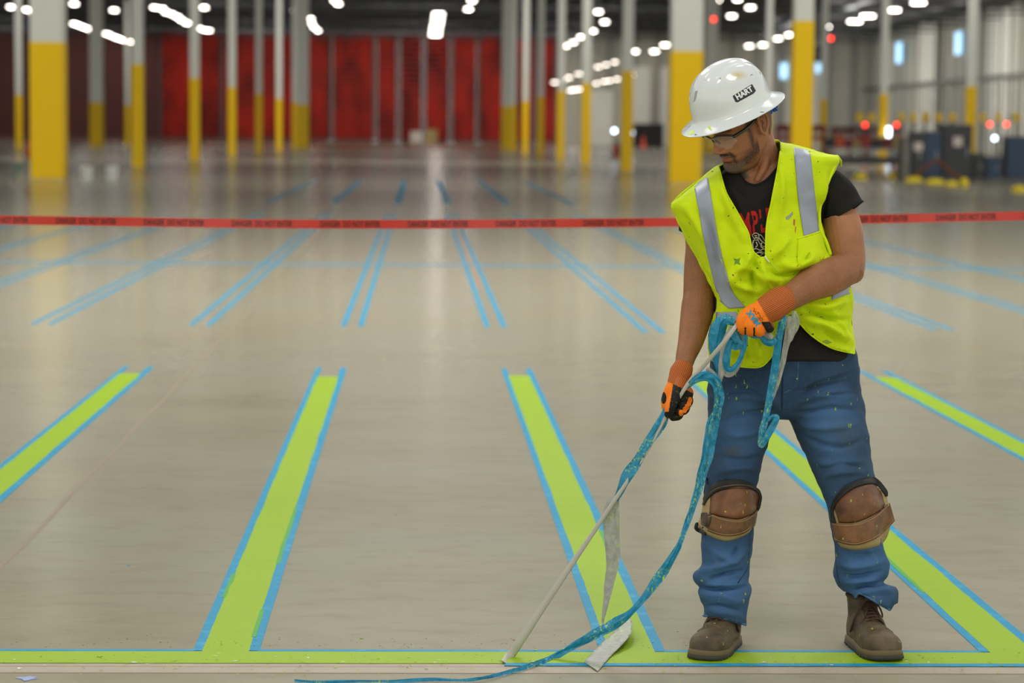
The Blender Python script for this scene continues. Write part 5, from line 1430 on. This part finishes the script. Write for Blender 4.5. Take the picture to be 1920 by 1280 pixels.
for pts in ([(962, 390), (1010, 400), (1080, 399), (1150, 384), (1230, 341), (1300, 278)], [(980, 484), (1030, 500), (1100, 509), (1170, 492), (1250, 450), (1328, 368)]):
    sub(cord('strap_stitching', c8(pts), b4, .0007, mat('tan_thread', '#a98a5c'), None, .0125), K2)
sub(cord('strap_stitching', c8([(1246, 185), (1262, 225), (1278, 275)]), b3, .0012, mat('tan_thread', '#a98a5c'), None, .001), K2)
ot = patch('side_tag', c8([(953, 288), (966, 284), (966, 326), (954, 326)]), b3, .003, mat('orange_tag', '#b8741c', rough=.6), None); sub(ot, K2)

# ---- gloves
def glove(name, tubes, voxel, coat_gap_fn, cuff_o, cuff_d, label):
    me = union([tubepx(t, 16, 5) for t in tubes], voxel, 2)
    co = get_co(me); P = proj(co)
    d = np.array(cuff_d, float); d /= np.linalg.norm(d); rel = P - np.array(cuff_o)
    al = rel @ d; ac = rel @ np.array([-d[1], d[0]])
    cuff = (al > 0).astype(float)
    rib = ac
    set_attr(me, 'cuff', cuff); set_attr(me, 'rib', rib); set_attr(me, 'coat', coat_gap_fn(co, P, al) * (1 - cuff))
    no = get_no(me); set_co(me, co + no * (cuff * .0010)[:, None])
    o = link(name, me, M_glove, MAN, True); o['label'] = label; return o, bvh(me)
DY = lambda co: co[:, 1] - YM
A = [[(1465, 563, -.214, 26.5), (1456, 569, -.220, 27), (1446, 576, -.226, 27), (1434, 583, -.230, 25)],
     [(1442, 578, -.232, 15), (1420, 580, -.240, 14), (1400, 590, -.246, 13)], [(1440, 584, -.235, 16), (1420, 592, -.248, 15), (1403, 600, -.252, 13)], [(1440, 590, -.235, 15), (1428, 598, -.246, 14), (1416, 607, -.250, 13)], [(1440, 594, -.232, 13), (1434, 602, -.240, 12), (1429, 608, -.244, 12)],
     [(1400, 590, -.246, 12.5), (1392, 600, -.255, 11.5), (1391, 613, -.256, 9.5), (1395, 619, -.238, 8.5), (1402, 614, -.212, 8)],
     [(1403, 600, -.252, 12), (1404, 611, -.262, 11), (1406, 620, -.256, 9.2), (1410, 622, -.236, 8.5), (1414, 614, -.212, 8)],
     [(1416, 607, -.250, 12), (1419, 615, -.260, 10.5), (1423, 622, -.252, 9), (1426, 622, -.235, 8.5), (1427, 614, -.212, 8)],
     [(1429, 608, -.244, 11), (1437, 611, -.250, 9.5), (1442, 615, -.240, 8.5), (1443, 615, -.225, 8), (1440, 608, -.208, 7.5)],
     [(1428, 584, -.214, 13), (1408, 592, -.200, 11), (1392, 602, -.200, 9.5), (1381, 606, -.212, 8)]]
def coat_gap_shadeA(co, P, al):
    dy = DY(co); k = np.clip((dy + .222) / .010 + .5, 0, 1)
    k = np.maximum(k, np.clip((P[:, 0] - 1433 + (618 - P[:, 1]) * .55) / 4, 0, 1) * (P[:, 1] > 603))
    for gx in (1397.5, 1414): k = np.maximum(k, (np.abs(P[:, 0] - gx) < 1.6) * (P[:, 1] > 614) * 1.0)  # shade between the fingers painted in as dark lines
    return k
GA, GAB = glove('work_glove', A, .0022, coat_gap_shadeA, (1433, 585), (.86, -.50), 'orange knit glove gripping the tape at the waist')
M_inkb = mat('turquoise_glove_ink', '#1f8fb0', rough=.7); M_inkd = mat('dark_glove_ink', '#5a3410', rough=.8)
decal_text('MAX', 1412.5, 596, 34, 11.5, 127, GAB, .0012, M_inkb, GA, 'glove_lettering', bold=.05, label='turquoise letters')
for k, pts in enumerate(([(1413, 577), (1415, 581), (1413, 583), (1417, 585)], [(1418, 583), (1416, 587), (1420, 589), (1421, 584), (1424, 590), (1425, 593)], [(1426, 592), (1425, 596), (1429, 596), (1429, 600), (1432, 598)], [(1421, 594), (1427, 601), (1430, 603)])):
    cord('glove_script', pts, GAB, .0006, M_inkd, GA, .0008, per=4, n=5)
Bt = [[(1279, 693, -.112, 20), (1276, 700, -.118, 20.5), (1271, 712, -.13, 18), (1266, 724, -.14, 16)],
      [(1266, 722, -.138, 15), (1258, 735, -.145, 14), (1252, 750, -.150, 12.5), (1251, 762, -.15, 11)], [(1270, 722, -.145, 15), (1268, 738, -.160, 14), (1262, 755, -.168, 13), (1257, 768, -.165, 11)],
      [(1276, 716, -.155, 11), (1272, 732, -.182, 11), (1264, 748, -.196, 10.5), (1257, 763, -.200, 10), (1254, 776, -.194, 8.5)],
      [(1266, 738, -.145, 11), (1279, 731, -.145, 9.5), (1289, 733, -.155, 9), (1291, 741, -.170, 8.5), (1283, 748, -.186, 8)],
      [(1262, 750, -.145, 11), (1281, 744, -.145, 9.5), (1291, 749, -.158, 8.8), (1289, 757, -.175, 8.2), (1279, 760, -.188, 8)],
      [(1258, 760, -.145, 11), (1275, 757, -.148, 9.5), (1285, 761, -.160, 8.8), (1283, 769, -.176, 8.2), (1272, 771, -.186, 8)],
      [(1254, 768, -.150, 10), (1264, 770, -.152, 9), (1273, 774, -.162, 8.4), (1272, 780, -.174, 7.6), (1262, 782, -.182, 7.4)]]
def coatB(co, P, al):
    k = np.ones(len(P)); x, y = P[:, 0], P[:, 1]
    left = x < 1262 - (y - 720) * .16
    k[left & (y < 772)] = 0
    ov = ((x - 1244.5) / 5) ** 2 + ((y - 746) / 11) ** 2 < 1; k[ov] = 1
    for cx, cy in ((1294, 750), (1288, 763), (1277, 774), (1292, 756), (1284, 768)): k[((x - cx) / 4.2) ** 2 + ((y - cy) / 6) ** 2 < 1] = 0
    return k
GB, GBB = glove('work_glove', Bt, .0022, coatB, (1265, 721), (.42, -.90), 'orange and black coated glove gripping the taut tape lower down')

# ================================================================ PEELED TAPE IN THE HANDS
XI, YI, ZI = (Vector(RMN[:, k]) for k in range(3))
def fl_build(a_, b_):
    def f(g, c):
        n = g.noise(g.coords(), 60, 5, .65)
        a = g.mix(n, lin(a_), lin(b_))
        zone = g.ramp(g.noise(g.coords(), 9, 2), [(.48, (0, 0, 0)), (.60, (1, 1, 1))])
        spl = g.ramp(g.noise(g.coords((1, 1, .6)), 190, 4, .7), [(.55, (0, 0, 0)), (.60, (1, 1, 1))])
        a = g.mix(g.math('MULTIPLY', zone, spl), a, lin('#a2c82c'))
        g.l(a, g.b.inputs['Base Color']); vo = g.n('ShaderNodeTexVoronoi', i_Scale=70); g.l(g.coords((1, 1, .5)), vo.inputs['Vector']); g.bump(g.math('ADD', vo.outputs['Distance'], g.math('MULTIPLY', n, .3)), .006, .8)
    return f
M_tb = mat('peeled_tape_blue', '#0e8fb5', rough=.3, build=fl_build('#00688a', '#0a93b6'))
M_tg = mat('peeled_tape_grey_back', '#a3a49b', rough=.5, build=fl_build('#85867e', '#b4b5aa'))
M_tg2 = mat('grey_tape_clean', '#b0ac9d', rough=.5, var=.08, vscale=20)
def ribbon(name, pts, mats, parent=None, twist=None, crumple=.002, seed=0, per=8, floor=False, na=6, curl=.10):
    P = smooth_path(pts, per); n = len(P); vs = []
    tw = np.zeros(n) if twist is None else np.interp(np.linspace(0, 1, n), np.linspace(0, 1, len(twist)), twist)
    C = [Vector(W(*p[:3])) for p in P]
    if floor:
        for i, p in enumerate(P):
            q = F(p[0], p[1], .004)
            if q[1] < C[i][1] or C[i][2] < .004: C[i] = Vector(q)
    for i in range(n):
        d = P[min(i + 1, n - 1), :2] - P[max(i - 1, 0), :2]; d = d / max(np.linalg.norm(d), 1e-6)
        perp = XI * (-d[1]) * -1 + YI * (d[0]) * 1
        perp = (XI * d[1] + YI * d[0]).normalized() if True else perp
        t = tw[i]; cr = perp * math.cos(t) + ZI * math.sin(t); nr = ZI * math.cos(t) - perp * math.sin(t)
        w = P[i, 3] * MPP / 2 / max(.35, abs(math.cos(t)))
        for k in range(na + 1):
            u = k / na * 2 - 1
            ph = 1.6 * noise.noise(Vector((seed, i * .06, 4.4)))
            tri = abs(((u * 1.1 + ph) % 2) - 1) - .5
            o = nr * (curl * w * (1 - u * u) + w * .30 * tri * (crumple > .0025) + crumple * .5 * noise.noise(Vector((seed + i * .14, k * .8, 1.7)))) + perp * crumple * .5 * noise.noise(Vector((seed + i * .10, k * .2, 9.1)))
            q = C[i] + cr * (w * u) + o
            if floor and q[2] < .0035: q[2] = .0035 + .0008 * abs(u)
            vs.append(q)
    m = na + 1
    fs = [(i * m + k, (i + 1) * m + k, (i + 1) * m + k + 1, i * m + k + 1) for i in range(n - 1) for k in range(na)]
    o = link(name, mesh(name, vs, fs), list(mats), parent, curl > .3)
    md = o.modifiers.new('thick', 'SOLIDIFY'); md.thickness = .0007; md.offset = 0
    if len(mats) > 1: md.material_offset = 1
    return o
fdy = lambda x, y, z=.004: F(x, y, z)[1] - YM
T1 = ribbon('masking_tape_strand', [(1384, 606, -.238, 8), (1378, 614, -.262, 7.5), (1360, 638, -.262, 7.5), (1335, 668, -.245, 7.5), (1312, 694, -.225, 7.5), (1294, 714, -.215, 7), (1278, 738, -.205, 6.5), (1262, 762, -.188, 6), (1247, 784, -.186, 6), (1222, 830, -.188, 6),
          (1195, 874, -.19, 6.5), (1155, 934, -.192, 8), (1110, 1001, -.195, 8), (1060, 1075, -.20, 11), (1015, 1142, -.205, 13), (975, 1202, -.212, 16), (955, 1231, -.218, 17), (948, 1242, fdy(948, 1242), 17)], [M_tg2], None, [0, .2, -.3, .3, .0, .2, 0, -.2, .1, 0, 0], .0012, 2, curl=.45)
tag(T1, 'taut grey strand of masking tape pulled up diagonally from the floor through both gloves', 'tape')
T1b = ribbon('tape_core', [(1378, 613, -.258, 7), (1360, 637, -.257, 6), (1335, 667, -.240, 6), (1312, 693, -.221, 6), (1294, 713, -.210, 6), (1262, 761, -.183, 6), (1247, 783, -.181, 6), (1195, 873, -.186, 6), (1155, 933, -.188, 6), (1110, 1000, -.191, 6), (1040, 1105, -.198, 6)], [M_tg2], T1, None, .001, 6, curl=-.6)
T1b.parent = T1
T2 = ribbon('torn_tape', [(1262, 748, -.175, 8), (1249, 770, -.178, 12), (1240, 792, -.184, 20), (1222, 820, -.188, 18), (1204, 846, -.19, 15), (1192, 868, -.19, 19), (1176, 892, -.188, 20), (1164, 918, -.186, 15), (1155, 938, -.184, 9)], [M_tb, M_tg], None, [0, .5, -.4, .3, -.2, .5, 0, .3], .006, 4)
tag(T2, 'wide crumpled blue tape hanging below the lower glove beside the taut strand', 'tape')
T2b = ribbon('torn_tape', [(1157, 928, -.182, 10), (1149, 944, -.180, 24), (1146, 968, -.178, 31), (1147, 1000, -.178, 30), (1149, 1035, -.178, 27), (1148, 1062, -.18, 22), (1142, 1095, -.182, 18), (1138, 1120, -.184, 13), (1133, 1148, -.186, 8), (1130, 1166, -.19, 5), (1134, 1172, -.20, 6), (1143, 1170, -.212, 8)], [M_tg], None, [0, .1, -.1, .1, .3, .1, .0], .004, 8)
tag(T2b, 'flat grey tape flap hanging straight down to a point, behind the taut strand', 'tape')
T3 = ribbon('peeled_tape', [(1288, 726, -.205, 9), (1302, 712, -.225, 12), (1320, 702, -.23, 12), (1335, 705, -.23, 12), (1346, 720, -.225, 13), (1350, 742, -.22, 14), (1346, 768, -.215, 14), (1337, 792, -.21, 20), (1332, 820, -.21, 25), (1327, 850, -.21, 22), (1319, 880, -.21, 18), (1310, 912, -.21, 14), (1300, 945, -.21, 11),
          (1290, 975, -.21, 9), (1278, 1008, -.212, 9), (1264, 1038, -.214, 14), (1246, 1068, -.217, 19), (1226, 1096, -.22, 17), (1206, 1122, -.223, 11), (1184, 1146, -.227, 12), (1160, 1164, -.232, 20), (1136, 1178, -.236, 18), (1110, 1192, -.238, 18), (1085, 1206, -.238, 15), (1055, 1222, -.24, 12), (1022, 1240, -.25, 14),
          (990, 1252, fdy(990, 1252), 14), (955, 1262, fdy(955, 1262), 12), (915, 1272, fdy(915, 1272), 14), (870, 1277, fdy(870, 1277), 10), (815, 1276, fdy(815, 1276), 11), (750, 1279, fdy(750, 1279), 10), (680, 1279, fdy(680, 1279), 10), (600, 1281, fdy(600, 1281), 10), (552, 1278, fdy(552, 1278), 9)],
          [M_tb, M_tg], None, [0, .3, -.4, .3, .6, 0, -.3, .2, .8, .6, 0, -.5, .2, .5, -.2, .4, -.6, .3, 0, .4, -.3, .3, 0, .3, 0], .007, 12, floor=True)
tag(T3, 'long twisted blue tape trailing in a curve from the lower glove down along the floor', 'tape')
T3b = ribbon('twisted_edge', [(1290, 724, -.210, 6), (1306, 714, -.23, 7), (1324, 710, -.235, 7), (1338, 722, -.232, 7), (1343, 745, -.228, 6), (1340, 770, -.222, 6), (1330, 800, -.22, 6), (1324, 850, -.22, 5), (1312, 900, -.218, 5), (1292, 965, -.216, 4)], [M_tb, M_tg], T3, [0, .5, -.5, .5, 0, -.4], .004, 5)
T3b.parent = T3
T4 = ribbon('hanging_tape', [(1470, 590, -.235, 11), (1466, 606, -.235, 13), (1461, 632, -.225, 13), (1457, 660, -.215, 14), (1453, 690, -.205, 14), (1447, 722, -.200, 14), (1442, 752, -.198, 13), (1436, 782, -.196, 12), (1430, 808, -.195, 13), (1427, 832, -.195, 11), (1432, 830, -.205, 10), (1442, 812, -.21, 12), (1452, 794, -.21, 12), (1457, 783, -.207, 10), (1449, 781, -.20, 8), (1440, 788, -.198, 6)],
          [M_tb, M_tg], None, [0, .2, -.1, .1, 0, -.1, .2, .1, -.3, .4, .2, 0], .003, 20, per=7)
tag(T4, 'blue tape strip hanging from the upper glove down past the jeans fly, end folded up', 'tape')
T4b = ribbon('grey_side', [(1483, 592, -.226, 20), (1482, 610, -.222, 18), (1477, 632, -.215, 14), (1472, 656, -.206, 11), (1467, 682, -.198, 10), (1461, 708, -.194, 8), (1454, 732, -.192, 6), (1448, 750, -.192, 3)], [M_tg], T4, [0, .2, -.2, .1, 0], .003, 22)
T4b.parent = T4; T4b['label'] = 'grey sticky back side'
TC = ribbon('tape_tuft', [(1488, 584, -.23, 8), (1492, 598, -.228, 14), (1488, 616, -.222, 16), (1482, 632, -.218, 12), (1478, 643, -.215, 4)], [M_tg], T4, [0, .5, -.4, .2], .008, 25); TC.parent = T4
BN = empty('tape_bundle', W(1360, 650, -.22)); tag(BN, 'looped bundle of blue and grey tape hanging from the upper glove over the vest hem', 'tape')
def bn(name, pts, m, tw, cr, sd, per=6, curl=.18):
    o = ribbon(name, pts, m, None, tw, cr, sd, per, curl=curl); o.parent = BN; o.matrix_parent_inverse = Matrix.Translation(-BN.location); return o
bn('blue_loop', [(1378, 604, -.225, 14), (1364, 598, -.22, 20), (1353, 604, -.215, 24), (1346, 622, -.212, 30), (1343, 645, -.21, 27), (1344, 668, -.208, 20), (1348, 690, -.205, 13), (1350, 712, -.205, 7)], [M_tb, M_tg], [0, .3, -.2, .2, .5, 0], .007, 31)
bn('grey_loop', [(1374, 612, -.228, 12), (1364, 640, -.222, 18), (1358, 665, -.216, 17), (1354, 690, -.212, 14), (1350, 715, -.21, 8)], [M_tg], [0, .4, -.3, .2], .005, 33)
bn('blue_loop', [(1382, 610, -.232, 8), (1374, 630, -.232, 9), (1366, 652, -.23, 13), (1362, 674, -.226, 14), (1363, 690, -.222, 11), (1371, 693, -.224, 9), (1381, 684, -.228, 9), (1390, 668, -.232, 8), (1396, 648, -.236, 8), (1398, 628, -.236, 8), (1394, 616, -.232, 8)], [M_tb, M_tg], [0, -.3, .3, .4, 0, .3, -.3, .2], .004, 36, 7)
bn('grey_loop', [(1356, 676, -.206, 8), (1356, 692, -.206, 10), (1364, 702, -.206, 9), (1376, 697, -.208, 9), (1386, 682, -.212, 8), (1392, 662, -.214, 8), (1390, 640, -.216, 12), (1382, 622, -.22, 14)], [M_tg], [0, .3, 0, -.3, .2, .5], .005, 38)
bn('blue_loop', [(1372, 618, -.238, 10), (1380, 632, -.24, 16), (1386, 644, -.238, 12), (1378, 650, -.232, 12), (1370, 640, -.228, 10)], [M_tb, M_tg], [.2, -.4, .4, 0], .006, 41)
bn('blue_loop', [(1400, 622, -.225, 8), (1412, 630, -.225, 8), (1426, 630, -.225, 9), (1436, 640, -.228, 12), (1446, 643, -.23, 12), (1456, 636, -.228, 8)], [M_tb, M_tg], [.3, 0, .5, 0], .004, 43)
bn('grey_loop', [(1432, 620, -.222, 8), (1440, 628, -.226, 13), (1448, 634, -.226, 10)], [M_tg], [0, .3], .004, 46)
bn('blue_loop', [(1330, 690, -.21, 5), (1338, 700, -.212, 9), (1346, 712, -.212, 10), (1350, 724, -.212, 6)], [M_tb, M_tg], [0, .4, 0], .004, 48)
bn('grey_loop', [(1326, 690, -.212, 6), (1334, 700, -.214, 11), (1342, 712, -.214, 8)], [M_tg], [0, .4, 0], .004, 49)
# grey scrap lying on the floor where the strands cross
pts = [(1158, 1158, .045), (1170, 1166, .040), (1168, 1184, .030), (1150, 1204, .014), (1132, 1222, .006), (1108, 1249, .004)]
wd = [22, 30, 30, 32, 32, 34]
P_ = smooth_path([p + (w,) for p, w in zip(pts, wd)], 6); vs = []; fs = []
for i in range(len(P_)):
    d = P_[min(i + 1, len(P_) - 1), :2] - P_[max(i - 1, 0), :2]; d /= np.linalg.norm(d)
    for k in range(7):
        u = k / 3 - 1; x_ = P_[i, 0] + (d[1] * -1) * u * P_[i, 3] / 2; y_ = P_[i, 1] + d[0] * u * P_[i, 3] / 2 * .8
        z_ = P_[i, 2] + .004 * abs(noise.noise(Vector((i * .3, k * .8, 4))))
        vs.append(F(x_, y_, z_))
fs = [(i * 7 + k, i * 7 + k + 1, (i + 1) * 7 + k + 1, (i + 1) * 7 + k) for i in range(len(P_) - 1) for k in range(6)]
o = link('tape_scrap', mesh('tape_scrap', vs, fs), M_tg, None, True); md = o.modifiers.new('s', 'SOLIDIFY'); md.thickness = .0008
tag(o, 'broad grey scrap of peeled tape lying across the green cross stripe under the blue strand', 'tape')
c1, c2 = F(1362, 1226), F(1358, 1230)
chips('paint_peel', 9, (F(1356, 1228)[0], F(1366, 1228)[0]), lambda r: F(1360, 1228)[1] + r.uniform(-.01, .01), .009, M_paint, 'small curl of peeled green paint beside the left boot', 8)
